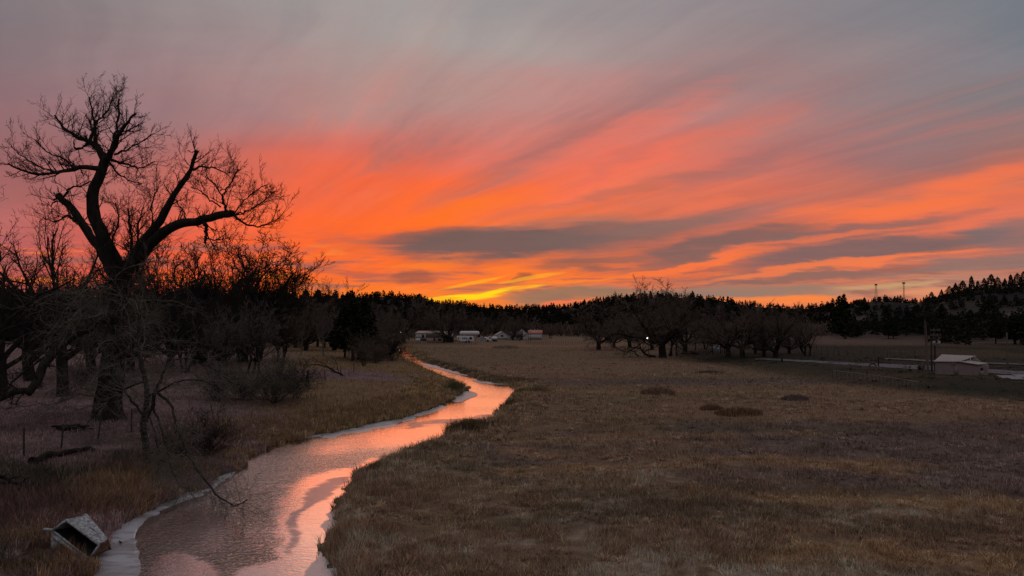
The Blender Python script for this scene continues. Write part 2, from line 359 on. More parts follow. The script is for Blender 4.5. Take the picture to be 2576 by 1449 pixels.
# hills, by azimuth (column of the photo): foot depth, ridge depth, ridge ground row
HT = np.array([(-1500,150,420,745),(0,190,460,742),(700,230,520,748),(860,270,600,750),(980,290,650,744),(1100,320,720,760),(1180,330,760,770),(1300,340,820,778),
               (1400,340,800,776),(1480,330,760,766),(1540,320,700,752),(1620,320,680,748),(1740,320,680,748),(1830,330,720,759),(1920,330,780,773),(2000,320,800,776),
               (2080,300,640,776),(2130,226,440,762),(2200,220,420,758),(2300,207,410,760),(2360,196,400,753),(2420,184,390,740),(2480,174,380,731),(2600,162,370,726),(3000,160,370,715),(4200,180,400,720)], float)
def hgt(x, y):
    x = np.asarray(x, float); y = np.asarray(y, float)
    px = CX + FPX * x / np.maximum(y * cp, 1.0); px = np.where(y > 1, px, -1500)
    ft = np.interp(px, HT[:, 0], HT[:, 1]); rd = np.interp(px, HT[:, 0], HT[:, 2]); ry = np.interp(px, HT[:, 0], HT[:, 3])
    b = (CY - ry) / FPX; zr = CAMZ + (sp + b * cp) / (cp - b * sp) * rd
    t = np.clip((y - ft) / (rd - ft), 0, 1.0)
    right = sst(px, 2060, 2160)
    prof = (t ** 1.25) * (1 - right) + right * (t * .55 + .45 * sst(t, .05, .75))
    rough = (fbm(x, y, .018, 4, 3) - .72) * (6 + 6 * right) * sst(t, .03, .35) * (1 - .85 * sst(t, .75, 1))
    z = zr * prof + rough
    z = np.where(y > rd, zr - np.minimum((y - rd) * .12, 14) , z)
    z = np.where(y > 1, z, 0)
    sd = sdf(x, y)
    cx = np.interp(y, cen[:, 1], cen[:, 0]); isl = sst(cx - x, -1, 1) * (y < 215)
    bump = (fbm(x, y, .12, 3, 8) - .5) * .32 + (fbm(x, y, .9, 3, 5) - .5) * (.12 + .2 * sst(y, 60, 35))
    base = (isl * 1.05 * sst(sd, 1, 18)) * np.clip(1.2 - y / 300, .2, 1)
    # the low grassy knoll on the left of the creek
    kx, ky, _ = gp(960, 960, .5); base = base + .35 * np.exp(-(((x - kx) / 11) ** 2 + ((y - ky) / 26) ** 2)) * isl
    bank = WZ + (0 - WZ) * sst(sd, -.15, 1.1) * (1 - .45 * isl * (1 - sst(sd, .8, 5)))
    flat = np.where(sd < 0, np.maximum(WZ - .25 + sd * .6, -2.0), bank + base + bump * sst(sd, 0, 4))
    far = sst(y, 150, 300)
    z = z + flat * (1 - .3 * far)
    bs = -sdf(x, y, BERM)
    z = z + .9 * sst(bs, 0, 9) * (y > 0) - .0
    pit = sst(np.hypot((x - PIT[0]) / 1.35, (y - PIT[1]) / 1.15), 1.35, .85)
    z = z * (1 - pit) + np.minimum(z, WZ + .08) * pit
    return z
def h1(x, y): return float(hgt(np.array([x]), np.array([y]))[0])
def gt(px, py):
    z = 0.0
    for i in range(14): p = gp(px, py, z); z = .5 * z + .5 * h1(p[0], p[1])
    p = gp(px, py, z); return (p[0], p[1], h1(p[0], p[1]))
def onY(px, Y):
    x = atY(px, 800, Y)[0]; return (x, Y, h1(x, Y))

GOLD = [(1880,1160,16,2.6,-.2),(1740,1120,10,1.6,-.2),(2400,1270,13,2.0,-.15),(2120,1390,5,1.6,.4),(1650,1100,7,1.5,0),(1880,985,40,3,0),(1560,870,60,6,0),(1250,872,40,5,0),(1450,1110,9,1.5,0),(2350,1410,5,1.2,0),(1560,1180,8,1.2,.1)]
DARKG = [(1760,1290,9,2.2,-.1),(1500,1250,5,1.2,0),(2100,1240,8,1.6,0),(1950,1080,14,2,0),(2350,1330,6,1.2,.1),(1250,1180,4,1.4,0),(1380,1320,3,.9,0)]
PURP = [(2250,1130,30,8,0),(2500,1170,20,9,0),(2050,1110,16,4,0),(1950,960,40,6,0),(2500,1080,25,5,0)]
def spot(x, y, l):
    r = np.zeros_like(x)
    for px, py, rx, ry, a in l:
        c = gp(px, py, 0); c_, s_ = math.cos(a), math.sin(a)
        dx = (x - c[0]) * c_ + (y - c[1]) * s_; dy = -(x - c[0]) * s_ + (y - c[1]) * c_
        r = np.maximum(r, np.exp(-(dx / rx) ** 2 - (dy / ry) ** 2))
    return r
def lerp(a, b, t): return a * (1 - t)[..., None] + np.array(b) * t[..., None]
ALB = 1.85
def albedo(x, y):
    n1 = fbm(x, y, .045, 4, 21); n2 = fbm(x * .35, y, .35, 4, 33); n3 = fbm(x, y, 1.3, 3, 44)
    c = np.ones(x.shape + (3,)) * np.array((.168, .113, .074))
    c = lerp(c, (.142, .107, .066), sst(n1, .48, .62) * .7)
    c = lerp(c, (.190, .118, .084), sst(n2, .52, .68) * .6 * (.4 + .6 * sst(y, 60, 120)))
    c = lerp(c, (.29, .235, .18), sst(fbm(x, y, .3, 4, 51) * .6 + fbm(x, y, 1.5, 3, 52) * .4, .52, .66) * sst(np.hypot(x, y), 60, 25) * .8)
    jag = fbm(x, y, .22, 4, 71)
    c = lerp(c, (.098, .074, .078), sst(spot(x, y, PURP) + (jag - .5) * 1.1, .3, .8) * .6)
    c = lerp(c, (.085, .070, .048), sst(spot(x, y, DARKG) + (jag - .5) * 1.0, .3, .8) * .5)
    c = lerp(c, (.25, .155, .085), sst(spot(x, y, GOLD) + (jag - .5) * 1.3, .45, .9) * .65)
    px = CX + FPX * x / np.maximum(y, 1.0)
    cx = np.interp(y, cen[:, 1], cen[:, 0]); isl = sst(cx - x, -.5, .5) * (y < 215) * (y > -10)
    sd = sdf(x, y)
    l = np.ones(x.shape + (3,)) * np.array((.175, .118, .118))
    l = lerp(l, (.13, .088, .085), sst(n2, .48, .62))
    l = lerp(l, (.17, .115, .062), sst(px, 560, 820) * sst(n1 + .25 * n3, .45, .62))
    l = lerp(l, (.185, .125, .062), sst(sd, 5, .5) * sst(n3 + n1, .85, 1.1) * .9)
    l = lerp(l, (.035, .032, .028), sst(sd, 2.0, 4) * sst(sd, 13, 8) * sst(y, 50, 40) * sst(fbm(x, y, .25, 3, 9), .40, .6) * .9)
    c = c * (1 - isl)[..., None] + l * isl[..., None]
    c = lerp(c, (.19, .135, .075), (1 - isl) * sst(sd, 3.5, .4) * sst(y, 45, 70) * .7)
    bs = -sdf(x, y, BERM); bm = sst(bs, -2, 4)
    g = np.ones(x.shape + (3,)) * np.array((.030, .029, .020)); g = lerp(g, (.056, .042, .026), sst(n1 + .5 * n2, .7, .82))
    g = lerp(g, (.105, .072, .058), sst(y, 175, 200))
    g = lerp(g, (.020, .021, .017), sst(bs, 3, 8) * sst(bs, 60, 30) * sst(n2, .45, .6) * .6)
    c = c * (1 - bm)[..., None] + g * bm[..., None]
    ft = np.interp(px, HT[:, 0], HT[:, 1]); hill = sst(y - ft, -5, 45) * (y > 5)
    hc = np.ones(x.shape + (3,)) * np.array((.028, .022, .020))
    rm = sst(px, 2050, 2250)
    hr = np.ones(x.shape + (3,)) * np.array((.045, .040, .034)); hr = lerp(hr, (.15, .125, .10), sst(fbm(x, y, .05, 4, 91), .5, .62)); hr = lerp(hr, (.016, .015, .015), sst(fbm(x, y, .035, 3, 95), .5, .6))
    hc = hc * (1 - rm)[..., None] + hr * rm[..., None]
    c = c * (1 - hill)[..., None] + hc * hill[..., None]
    return c * ALB

# ------------------------------------------------------------------ ground sheet
ang = np.concatenate([np.arange(-180, -44, 4.0), np.arange(-44, 44, .16), np.arange(44, 180, 4.0)]) * math.pi / 180
rad = np.concatenate([[.5, 3, 8, 12, 16], 19 * 1.0125 ** np.arange(0, 345), [1500, 2000, 3000, 5000]])
A, R_ = np.meshgrid(ang, rad); gx, gy = np.sin(A) * R_, np.cos(A) * R_
gz = hgt(gx, gy)
na, nr = len(ang), len(rad)
i = np.arange(nr - 1)[:, None] * na; j = np.arange(na)[None]; j2 = (j + 1) % na
gf = np.stack([i + j, i + na + j, i + na + j2, i + j2], -1).reshape(-1, 4)[:, ::-1]
gc = albedo(gx, gy).reshape(-1, 3)
wet = sst(sdf(gx, gy), .25, -.1).reshape(-1)[:, None]
gc = gc * (1 - wet) + np.array([[.03, .024, .02]]) * wet
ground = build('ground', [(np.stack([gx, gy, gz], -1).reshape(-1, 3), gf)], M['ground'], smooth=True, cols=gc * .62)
tag(ground, kind='structure')

# ------------------------------------------------------------------ creek
def water_mat():
    m = bpy.data.materials.new('creek_water'); m.use_nodes = True; t = m.node_tree; t.nodes.clear(); N = NT(t)
    o = N.n('ShaderNodeOutputMaterial'); pos = N.n('ShaderNodeNewGeometry').outputs['Position']
    att = N.n('ShaderNodeAttribute', attribute_name='tint'); sp_ = N.n('ShaderNodeSeparateColor'); N.set(sp_.inputs[0], att.outputs[0])
    film, band, frost = sp_.outputs
    g = N.n('ShaderNodeBsdfGlossy'); d = N.n('ShaderNodeBsdfDiffuse')
    n9 = N.noise(N.mp(pos, rot=(0, 0, .4), scl=(1, 1.6, 1)), 1.1, 6, .6, 1.0)
    bd = N.mr(N.m('ADD', band, N.m('MULTIPLY', N.m('SUBTRACT', n9, .5), 1.3)), .25, .95)
    fr = N.mr(N.m('ADD', frost, N.m('MULTIPLY', N.m('SUBTRACT', n9, .5), .9)), .35, .7)
    fm = N.mr(N.m('ADD', film, N.m('MULTIPLY', N.m('SUBTRACT', n9, .5), 1.2)), .25, .8)
    dc = N.mix(bd, N.mix(fm, (.025, .016, .014), (.14, .115, .12)), (.22, .22, .27)); dc = N.mix(fr, dc, (.42, .42, .47)); N.set(d.inputs[0], dc)
    N.set(g.inputs['Roughness'], N.m('ADD', N.m('ADD', .04, N.m('MULTIPLY', bd, .16)), N.m('MULTIPLY', fr, .3))); g.inputs['Color'].default_value = (1, .92, .87, 1)
    p = N.mp(pos, rot=(0, 0, .25), scl=(1.0, 2.6, 1))
    a = N.noise(p, 2.0, 3, .55, .6); b = N.noise(N.mp(pos, rot=(0, 0, -.2), scl=(1, 2.2, 1)), 6.0, 2, .5, .3)
    h = N.m('ADD', a, N.m('MULTIPLY', b, .6))
    calm = N.mr(N.noise(N.mp(pos, scl=(.5, 1, 1)), .16, 3, .5), .36, .62, .45, 1.0); sy_ = N.n('ShaderNodeSeparateXYZ'); N.set(sy_.inputs[0], pos); calm = N.m('MULTIPLY', calm, N.mr(sy_.outputs[1], 32, 56, 1.0, .16))
    calm = N.m('MULTIPLY', calm, N.m('SUBTRACT', 1.0, N.m('MULTIPLY', N.m('MAXIMUM', fm, fr), .88)))
    bn = N.n('ShaderNodeBump'); bn.inputs['Distance'].default_value = .075
    N.set(bn.inputs['Strength'], calm); N.set(bn.inputs['Height'], h); t.links.new(bn.outputs[0], g.inputs['Normal'])
    f = N.n('ShaderNodeFresnel'); f.inputs[0].default_value = 1.5; t.links.new(bn.outputs[0], f.inputs[1])
    gl = N.m('ADD', N.mr(f.outputs[0], .07, .25, .26, 1.0, False), N.m('MULTIPLY', fm, .08), None, True); gl = N.m('MULTIPLY', gl, N.m('SUBTRACT', 1.0, N.m('ADD', N.m('MULTIPLY', bd, .62), N.m('MULTIPLY', fr, .6)), None, True))
    mx = N.n('ShaderNodeMixShader'); N.set(mx.inputs[0], gl)
    t.links.new(d.outputs[0], mx.inputs[1]); t.links.new(g.outputs[0], mx.inputs[2]); t.links.new(mx.outputs[0], o.inputs[0])
    return m
def ice_mat(name, base, rough, gl, crack=.5):
    m = bpy.data.materials.new(name); m.use_nodes = True; t = m.node_tree; t.nodes.clear(); N = NT(t)
    o = N.n('ShaderNodeOutputMaterial'); pos = N.n('ShaderNodeNewGeometry').outputs['Position']
    g = N.n('ShaderNodeBsdfGlossy'); d = N.n('ShaderNodeBsdfDiffuse')
    nz = N.noise(N.mp(pos, rot=(0, 0, .5), scl=(.8, 1.6, 1)), .8, 6, .62, 1.2); n2 = N.noise(pos, 7, 5, .6)
    N.set(d.inputs[0], N.mix(N.mr(nz, .42, .6), base, tuple(x * .30 for x in base)))
    N.set(g.inputs['Roughness'], N.m('ADD', N.m('MULTIPLY', n2, .15), rough)); g.inputs['Color'].default_value = (.97, .95, .96, 1)
    bn = N.n('ShaderNodeBump'); bn.inputs['Distance'].default_value = .012; bn.inputs['Strength'].default_value = crack
    N.set(bn.inputs['Height'], N.m('ADD', nz, N.m('MULTIPLY', n2, .3))); t.links.new(bn.outputs[0], g.inputs['Normal'])
    mx = N.n('ShaderNodeMixShader'); N.set(mx.inputs[0], N.mr(nz, .3, .7, gl - .15, gl + .12)); t.links.new(d.outputs[0], mx.inputs[1]); t.links.new(g.outputs[0], mx.inputs[2])
    t.links.new(mx.outputs[0], o.inputs[0]); return m
M['water'] = water_mat()
M['ice'] = ice_mat('grey_ice', (.42, .44, .50), .32, .36)
M['thin'] = ice_mat('thin_clear_ice', (.22, .20, .22), .07, .72, .25)
M['band'] = ice_mat('frosted_ice', (.27, .26, .30), .3, .45)
M['crust'] = ice_mat('white_ice_crust', (.62, .58, .60), .5, .12)
def smooth_poly(P, n=3):
    P = np.array(P, float)
    for _ in range(n):
        Q = np.roll(P, -1, 0); P = np.stack([.75 * P + .25 * Q, .25 * P + .75 * Q], 1).reshape(-1, 2)
    return P
def sheet(name, px, mt, z, jag=.10, th=.025, it=2):
    P = smooth_poly([gp(x, y, WZ)[:2] for x, y in px], it)
    P = P + np.stack([fbm(P[:, 0], P[:, 1], 1.6, 3, 2) - .5, fbm(P[:, 0], P[:, 1], 1.6, 3, 6) - .5], -1) * jag * 4
    pts = [(x, y, z) for x, y in P]
    m = MB(); m.prism(pts[::-1] if True else pts, (0, 0, th)); return m.build(name, mt)
ice_defs = [
 ('ice_sheet', 'ice', [(225,1470),(245,1400),(250,1352),(300,1310),(350,1290),(400,1262),(470,1235),(540,1208),(592,1172),(604,1182),(560,1212),(515,1243),(455,1266),(405,1288),(372,1308),(345,1335),(336,1356),(345,1385),(352,1420),(356,1470)], .012),
 ('ice_sheet', 'ice', [(775,1098),(800,1090),(850,1078),(890,1066),(960,1046),(1040,1030),(1100,1012),(1112,1022),(1075,1040),(1030,1052),(985,1068),(930,1075),(890,1084),(850,1087),(815,1096),(785,1102)], .012),
 ('ice_sheet', 'ice', [(1130,1004),(1150,985),(1190,984),(1205,994),(1182,1002),(1150,1016)], .012),
 ('ice_sheet', 'ice', [(1180,956),(1235,954),(1300,960),(1296,966),(1250,968),(1200,963)], .012),
 ('ice_sheet', 'ice', [(1060,912),(1130,926),(1185,942),(1195,948),(1160,944),(1110,931),(1060,918)], .012),
 ('ice_crust', 'crust', [(341,1335),(349,1332),(341,1347),(339,1364),(347,1380),(346,1392),(334,1398),(336,1385),(335,1362)], .022),
]
for nm, mt, px, dz in ice_defs:
    tag(sheet(nm, px, M[mt], WZ + dz, jag=.06 if len(px) < 10 else .12, th=.008, it=3 if len(px) > 9 else 2), kind='structure')
FILM = [(560,1475),(600,1430),(690,1395),(702,1330),(700,1270),(730,1222),(790,1196),(850,1186),(905,1174),(960,1150),(980,1200),(900,1260),(860,1300),(850,1475)]
FILM2 = [(345,1475),(362,1425),(400,1402),(450,1395),(500,1400),(535,1425),(545,1475)]
BAND = [(890,1196),(820,1214),(772,1232),(758,1262),(735,1300),(715,1345),(706,1388),(722,1394),(738,1350),(762,1300),(790,1262),(830,1236),(885,1212)]
BAND2 = [(1010,1066),(1100,1060),(1190,1052),(1262,1036),(1262,1062),(1205,1066),(1150,1066),(1060,1074),(1010,1078)]
FROST = [(885,1230),(862,1262),(836,1300),(818,1340),(796,1380),(796,1410),(786,1475),(900,1475),(900,1230)]
FROST2 = [(395,1424),(410,1416),(440,1417),(450,1424),(432,1430),(408,1430)]
FROST3 = [(800,1088),(960,1048),(1110,1008),(1118,1022),(1050,1050),(960,1076),(880,1090),(810,1100)]
def pm(l, x, y):
    w = np.clip(y / 40, .6, 1.5); x = x + (fbm(x, y, .5, 4, 31) - .5) * 1.5 * w; y = y + (fbm(x, y, .35, 4, 37) - .5) * 2.6 * w
    return sdf(x, y, smooth_poly([gp(a, b, WZ)[:2] for a, b in l], 2))
wy = 17 * 1.0052 ** np.arange(0, 515); lx_ = np.array(Lw); rx_ = np.array(Rw)
xl = np.array([POLY[(np.abs(POLY[:, 1] - q) < max(6, q * .08))][:, 0].min() if (np.abs(POLY[:, 1] - q) < max(6, q * .08)).any() else -14.5 for q in wy]) - 5
xr = np.array([POLY[(np.abs(POLY[:, 1] - q) < max(6, q * .08))][:, 0].max() if (np.abs(POLY[:, 1] - q) < max(6, q * .08)).any() else -4.5 for q in wy]) + 5
nu = 170; uu = np.linspace(0, 1, nu); wx = xl[:, None] * (1 - uu) + xr[:, None] * uu; wyy = np.repeat(wy[:, None], nu, 1)
sw = np.maximum(.22, wyy * .008)
film = np.maximum(sst(pm(FILM, wx, wyy), sw * 4, -sw * 3), sst(pm(FILM2, wx, wyy), sw * 3, -sw * 2)); band = np.maximum(sst(pm(BAND, wx, wyy), sw * 1.2, -sw), sst(pm(BAND2, wx, wyy), sw * 1.2, -sw) * .8)
frost = np.maximum(sst(pm(FROST, wx, wyy), sw * 1.5, -sw * .6), sst(pm(FROST3, wx, wyy), sw, -sw * .5))
i = np.arange(len(wy) - 1)[:, None] * nu; j = np.arange(nu - 1)[None]
wv = np.stack([wx, wyy, np.full_like(wx, WZ)], -1).reshape(-1, 3); wf = np.stack([i + j, i + j + 1, i + nu + j + 1, i + nu + j], -1).reshape(-1, 4)
wt_ = np.array([(-20, -60, WZ), (2, -60, WZ), (2, 17, WZ), (-20, 17, WZ)])
tag(build('creek_water', [(wv, wf), (wt_, np.array([[0, 1, 2, 3]]))], M['water'], cols=np.concatenate([np.stack([film, band, frost], -1).reshape(-1, 3), np.zeros((4, 3))])), kind='structure')

# ------------------------------------------------------------------ roads and flat strips on the right
def strip(name, top, bot, mt, lift=.04, n=60, kind='structure'):
    def res(l):
        P = np.array([gt(x, y)[:2] for x, y in l]); s = np.r_[0, np.cumsum(np.hypot(*np.diff(P, axis=0).T))]
        q = np.linspace(0, s[-1], n); return np.stack([np.interp(q, s, P[:, 0]), np.interp(q, s, P[:, 1])], -1)
    a, b = res(bot), res(top); k = 6
    g = a[:, None] * (1 - np.linspace(0, 1, k))[None, :, None] + b[:, None] * np.linspace(0, 1, k)[None, :, None]
    z = hgt(g[..., 0], g[..., 1]) + lift
    v = np.concatenate([g, z[..., None]], -1).reshape(-1, 3)
    i = np.arange(n - 1)[:, None] * k; j = np.arange(k - 1)[None]
    f = np.stack([i + j, i + k + j, i + k + j + 1, i + j + 1], -1).reshape(-1, 4)
    o = build(name, [(v, f)], mt, smooth=True)
    return tag(o, kind=kind)
strip('gravel_road', [(1900,903),(2012,906),(2110,911),(2210,915),(2300,919),(2380,923),(2480,930),(2600,936)], [(1900,905.5),(2012,911),(2110,917),(2210,924),(2300,929),(2380,933),(2480,938),(2600,945)], M['gravel'])
strip('concrete_edge', [(2225,902.5),(2363,909),(2480,913),(2600,918)], [(2225,905),(2363,911.6),(2480,915.6),(2600,921)], M['gravel'], .12)

# ------------------------------------------------------------------ grass
def in_view(x, y): return np.abs(x) < y * .70 + 1.5
def blades(x, y, hh, ww, lean, col, zoff=0.0):
    n = len(x); z = hgt(x, y) + zoff; a = rng.uniform(0, 2 * math.pi, n)
    fx, fy = np.cos(a), np.sin(a); l = rng.uniform(.1, 1, n) * lean; b = rng.uniform(0, 2 * math.pi, n)
    lx, ly = np.cos(b) * l * hh, np.sin(b) * l * hh
    H = hh * np.sqrt(np.maximum(1 - (l * .8) ** 2, .15))
    P0 = np.stack([x - fx * ww, y - fy * ww, z - .03], -1); P1 = np.stack([x + fx * ww, y + fy * ww, z - .03], -1)
    P2 = np.stack([x + lx * .4 + fx * ww * .7, y + ly * .4 + fy * ww * .7, z + H * .6], -1); P3 = np.stack([x + lx * .4 - fx * ww * .7, y + ly * .4 - fy * ww * .7, z + H * .6], -1)
    P4 = np.stack([x + lx, y + ly, z + H], -1)
    v = np.stack([P0, P1, P2, P3, P4], 1).reshape(-1, 3); i = np.arange(n)[:, None] * 5
    c = np.repeat(col, 5, axis=0)
    return v, i + np.array([[0, 1, 2, 3]]), i + np.array([[3, 2, 4]]), c
gr = [[], []]; gcol = []
def add_grass(x, y, hh, ww, lean, cm=1.0):
    ok = in_view(x, y); x, y, hh, ww = x[ok], y[ok], hh[ok], ww[ok]
    col = albedo(x, y) * rng.uniform(.5, 1.7, len(x))[:, None] * cm
    col *= 1 + rng.normal(0, .07, col.shape)
    v, q, t, c = blades(x, y, hh, ww, lean, np.clip(col, .005, .6))
    return v, q, t, c
acc = []
def field(y0, y1, n, h, w, lean):
    y = np.sqrt(rng.uniform(y0 ** 2, y1 ** 2, n)); x = rng.uniform(-1, 1, n) * (y * .70 + 1)
    sd = sdf(x, y); k = (sd > .15) & (np.hypot((x - PIT[0]) / 1.3, y - PIT[1]) > 1.0); x, y, sd = x[k], y[k], sd[k]
    cl = fbm(x, y, .9, 3, 61); cl2 = fbm(x, y, .25, 3, 62)
    k = rng.uniform(0, 1, len(x)) < sst(cl + .4 * cl2, .38, .75) * .85 + .15; x, y, sd, cl, cl2 = x[k], y[k], sd[k], cl[k], cl2[k]
    bs = -sdf(x, y, BERM)
    hh = h * rng.uniform(.5, 1.3, len(x)) * (.35 + 1.25 * sst(cl, .40, .64)) * (.7 + .6 * cl2) * (1 - .6 * sst(bs, 0, 5)) * (1 + 1.0 * sst(sd, 3, .3))
    acc.append(add_grass(x, y, hh, w * rng.uniform(.6, 1.4, len(x)), lean))
field(20, 34, 200000, .15, .009, 1.1)
field(34, 58, 180000, .16, .014, 1.0)
field(58, 105, 120000, .17, .022, .9)
field(105, 210, 80000, .18, .04, .8)
def stems(y0, y1, n, h, w):
    y = np.sqrt(rng.uniform(y0 ** 2, y1 ** 2, n)); x = rng.uniform(-1, 1, n) * (y * .70 + 1); k = sdf(x, y) > .1; x, y = x[k], y[k]
    k = fbm(x, y, .5, 3, 93) > .50; x, y = x[k], y[k]; a = list(add_grass(x, y, h * rng.uniform(.5, 1.2, len(x)), w * rng.uniform(.7, 1.3, len(x)), .8, 1.7)); acc.append(tuple(a))
stems(20, 36, 26000, .26, .008); stems(36, 60, 16000, .28, .012)
def merge_grass(acc, name):
    v = np.concatenate([a[0] for a in acc]); c = np.concatenate([a[3] for a in acc]); off = 0; q = []; t = []
    for a in acc: q.append(a[1] + off); t.append(a[2] + off); off += len(a[0])
    o = build(name, [(v, np.concatenate(q)), (np.zeros((0, 3)), np.concatenate(t) - len(v))], M['grass'], cols=c)
    return o
tag(merge_grass(acc, 'meadow_grass'), 'dry brown grass covering the meadow on both sides of the creek', 'grass', kind='stuff')
# long bleached grass hanging over the creek banks
acc = []
Pn = np.roll(POLY, -1, 0); bx, by, bl = [], [], []
for a, b in zip(POLY, Pn):
    if max(a[1], b[1]) < 18 or min(a[1], b[1]) > 215: continue
    L = math.hypot(*(b - a)); d = (a[1] + b[1]) / 2; n = int(L * (150 if d < 45 else 85 if d < 90 else 45))
    t = rng.uniform(0, 1, n); nx, ny = (b - a)[1] / L, -(b - a)[0] / L
    off = rng.exponential(.8, n) + .02
    p = a + (b - a) * t[:, None]; q = p + np.stack([nx * off, ny * off], -1); q2 = p - np.stack([nx * off, ny * off], -1)
    s = sdf(q[:, 0], q[:, 1]); q = np.where((s > -.12)[:, None], q, q2); bx.append(q[:, 0]); by.append(q[:, 1])
bx, by = np.concatenate(bx), np.concatenate(by); k = sdf(bx, by) > -.12; bx, by = bx[k], by[k]
tuft = fbm(bx, by, .55, 3, 81)
hh = (.14 + .5 * sst(tuft, .40, .68)) * rng.uniform(.5, 1.1, len(bx)); hh *= np.where(by < 45, .8, np.where(by > 62, .6, 1.0))
dd = np.hypot(bx, by)
acc.append(add_grass(bx, by, hh, np.where(by > 58, .55, 1) * 0 + np.clip(dd * .00036, .010, .035) * rng.uniform(.7, 1.4, len(bx)), .75, 1.0))
tag(merge_grass(acc, 'bank_grass'), 'long bleached grass overhanging the edges of the creek', 'grass', kind='stuff')
# fanning tussocks: along the banks and scattered through the near meadow
acc = []
def tufts(x, y, r, h, nb, w, cm):
    n = len(x); k = n * nb; i = np.repeat(np.arange(n), nb); a = rng.uniform(0, 2 * math.pi, k); q = rng.uniform(0, 1, k) ** .6
    bx_ = x[i] + np.cos(a) * q * r[i] * .45; by_ = y[i] + np.sin(a) * q * r[i] * .45; z = hgt(bx_, by_) - .02; hh = h[i] * rng.uniform(.6, 1.15, k) * (1 - .35 * q)
    tx = bx_ + np.cos(a) * q * r[i] * 1.3 + rng.normal(0, .25, k) * hh; ty = by_ + np.sin(a) * q * r[i] * 1.3 + rng.normal(0, .25, k) * hh; W2 = w[i] * rng.uniform(.6, 1.4, k)
    f = rng.uniform(0, 2 * math.pi, k); fx, fy = np.cos(f) * W2, np.sin(f) * W2; mx_, my_ = (bx_ * .55 + tx * .45), (by_ * .55 + ty * .45)
    v = np.stack([np.stack([bx_ - fx, by_ - fy, z], -1), np.stack([bx_ + fx, by_ + fy, z], -1), np.stack([mx_ + fx * .7, my_ + fy * .7, z + hh * .8], -1), np.stack([mx_ - fx * .7, my_ - fy * .7, z + hh * .8], -1), np.stack([tx, ty, z + hh * rng.uniform(.7, 1.05, k)], -1)], 1).reshape(-1, 3)
    c = albedo(x, y) * (cm * rng.uniform(.55, 1.6, n))[:, None]; c = c[i] * rng.uniform(.7, 1.35, k)[:, None]
    j = np.arange(k)[:, None] * 5; acc.append((v, j + np.array([[0, 1, 2, 3]]), j + np.array([[3, 2, 4]]), np.repeat(np.clip(c, .004, .6), 5, axis=0)))
def strew(n, y0, y1, s0, s1, side, hm, rm_, w, nb, thr):
    y = np.sqrt(rng.uniform(y0 ** 2, y1 ** 2, n)); x = rng.uniform(-1, 1, n) * (y * .69 + 1); s = sdf(x, y); cx = np.interp(y, cen[:, 1], cen[:, 0]); k = (s > s0) & (s < s1) & ((x - cx) * side >= 0 if side else True) & (fbm(x, y, .3, 3, 55) > thr) & (np.hypot((x - PIT[0]) / 1.3, y - PIT[1]) > 1.2)
    x, y = x[k], y[k]; m = len(x); q = rng.uniform(.6, 1.35, m); tufts(x, y, rm_ * q, hm * q * rng.uniform(.7, 1.3, m), nb, np.full(m, w), np.full(m, 1.15))
strew(26000, 24, 50, .0, 3.0, -1, .42, .30, .010, 34, .30); strew(30000, 45, 95, .0, 5.0, -1, .42, .38, .018, 26, .30)
strew(9000, 20, 48, .0, 2.2, 1, .26, .24, .010, 34, .30); strew(16000, 45, 100, .0, 4.0, 1, .30, .36, .018, 24, .30)
strew(2600, 20, 42, 1.5, 60, 1, .19, .26, .010, 34, .42); strew(2600, 42, 75, 3, 90, 1, .22, .40, .018, 26, .45); strew(1500, 75, 130, 3, 90, 1, .26, .6, .035, 20, .45)
tag(merge_grass(acc, 'tufted_grass'), 'tufted straw coloured grass along the creek banks and through the near meadow', 'grass', kind='stuff')
# tall orange reeds and rough weeds low on the left bank
acc = []
def clump(px, py, rx, ry, n, h, col, w=.010, lean=.95):
    c = gt(px, py); x = rng.normal(c[0], rx, n); y = rng.normal(c[1], ry, n); k = (sdf(x, y) > .02) & (y > 20); x, y = x[k], y[k]
    hh = h * rng.uniform(.45, 1.1, len(x)) * (1 - .8 * sst(np.hypot((x - PIT[0]) / 1.3, y - PIT[1]), 1.5, .9)) * (.55 + .9 * fbm(x, y, 1.1, 2, 13))
    cc = np.array(col) * rng.uniform(.5, 1.5, len(x))[:, None] * (1 + rng.normal(0, .06, (len(x), 3)))
    acc.append(blades(x, y, hh, np.full(len(x), w) * rng.uniform(.6, 1.4, len(x)), lean, np.clip(cc, .004, .6)))
OR = (.30, .19, .11); RD = (.19, .115, .10); DK = (.09, .078, .060); YL = (.17, .13, .06)
for a in [(330,1265,.9,1.0,2600,.75,OR), (295,1235,1.0,1.0,1800,.9,OR), (260,1290,.7,.6,1500,.8,OR), (215,1436,1.1,.4,2400,.38,OR), (150,1432,1.2,.4,1800,.42,OR), (100,1390,.9,.6,1500,.8,(.26,.17,.10)),
          (370,1200,1.0,1.5,1500,.8,(.22,.14,.09)), (190,1290,1.2,.6,1500,.9,RD), (60,1330,1.5,1.0,2600,.8,RD), (100,1240,2.0,1.0,3000,.6,DK), (200,1200,2.0,1.2,3000,.6,DK), (20,1180,1.5,1,1500,.5,DK),
          (20,1260,1.4,1.0,1800,.7,RD), (30,1420,1.2,.6,1800,.7,DK), (450,1160,1.6,1.5,2000,.7,RD), (560,1110,2,2,2600,.7,(.19,.12,.11)), (500,1190,1.2,.8,1500,.6,(.2,.13,.09)),
          (620,1100,2,2.5,2600,.7,(.26,.17,.10)), (700,1080,2.4,2,3000,.7,OR), (820,1060,2.5,2,2600,.75,(.30,.20,.11)), (930,1042,2.4,2,2400,.8,(.28,.19,.11)),(1050,1020,2.2,2,2200,.85,OR)]:
    clump(*a)
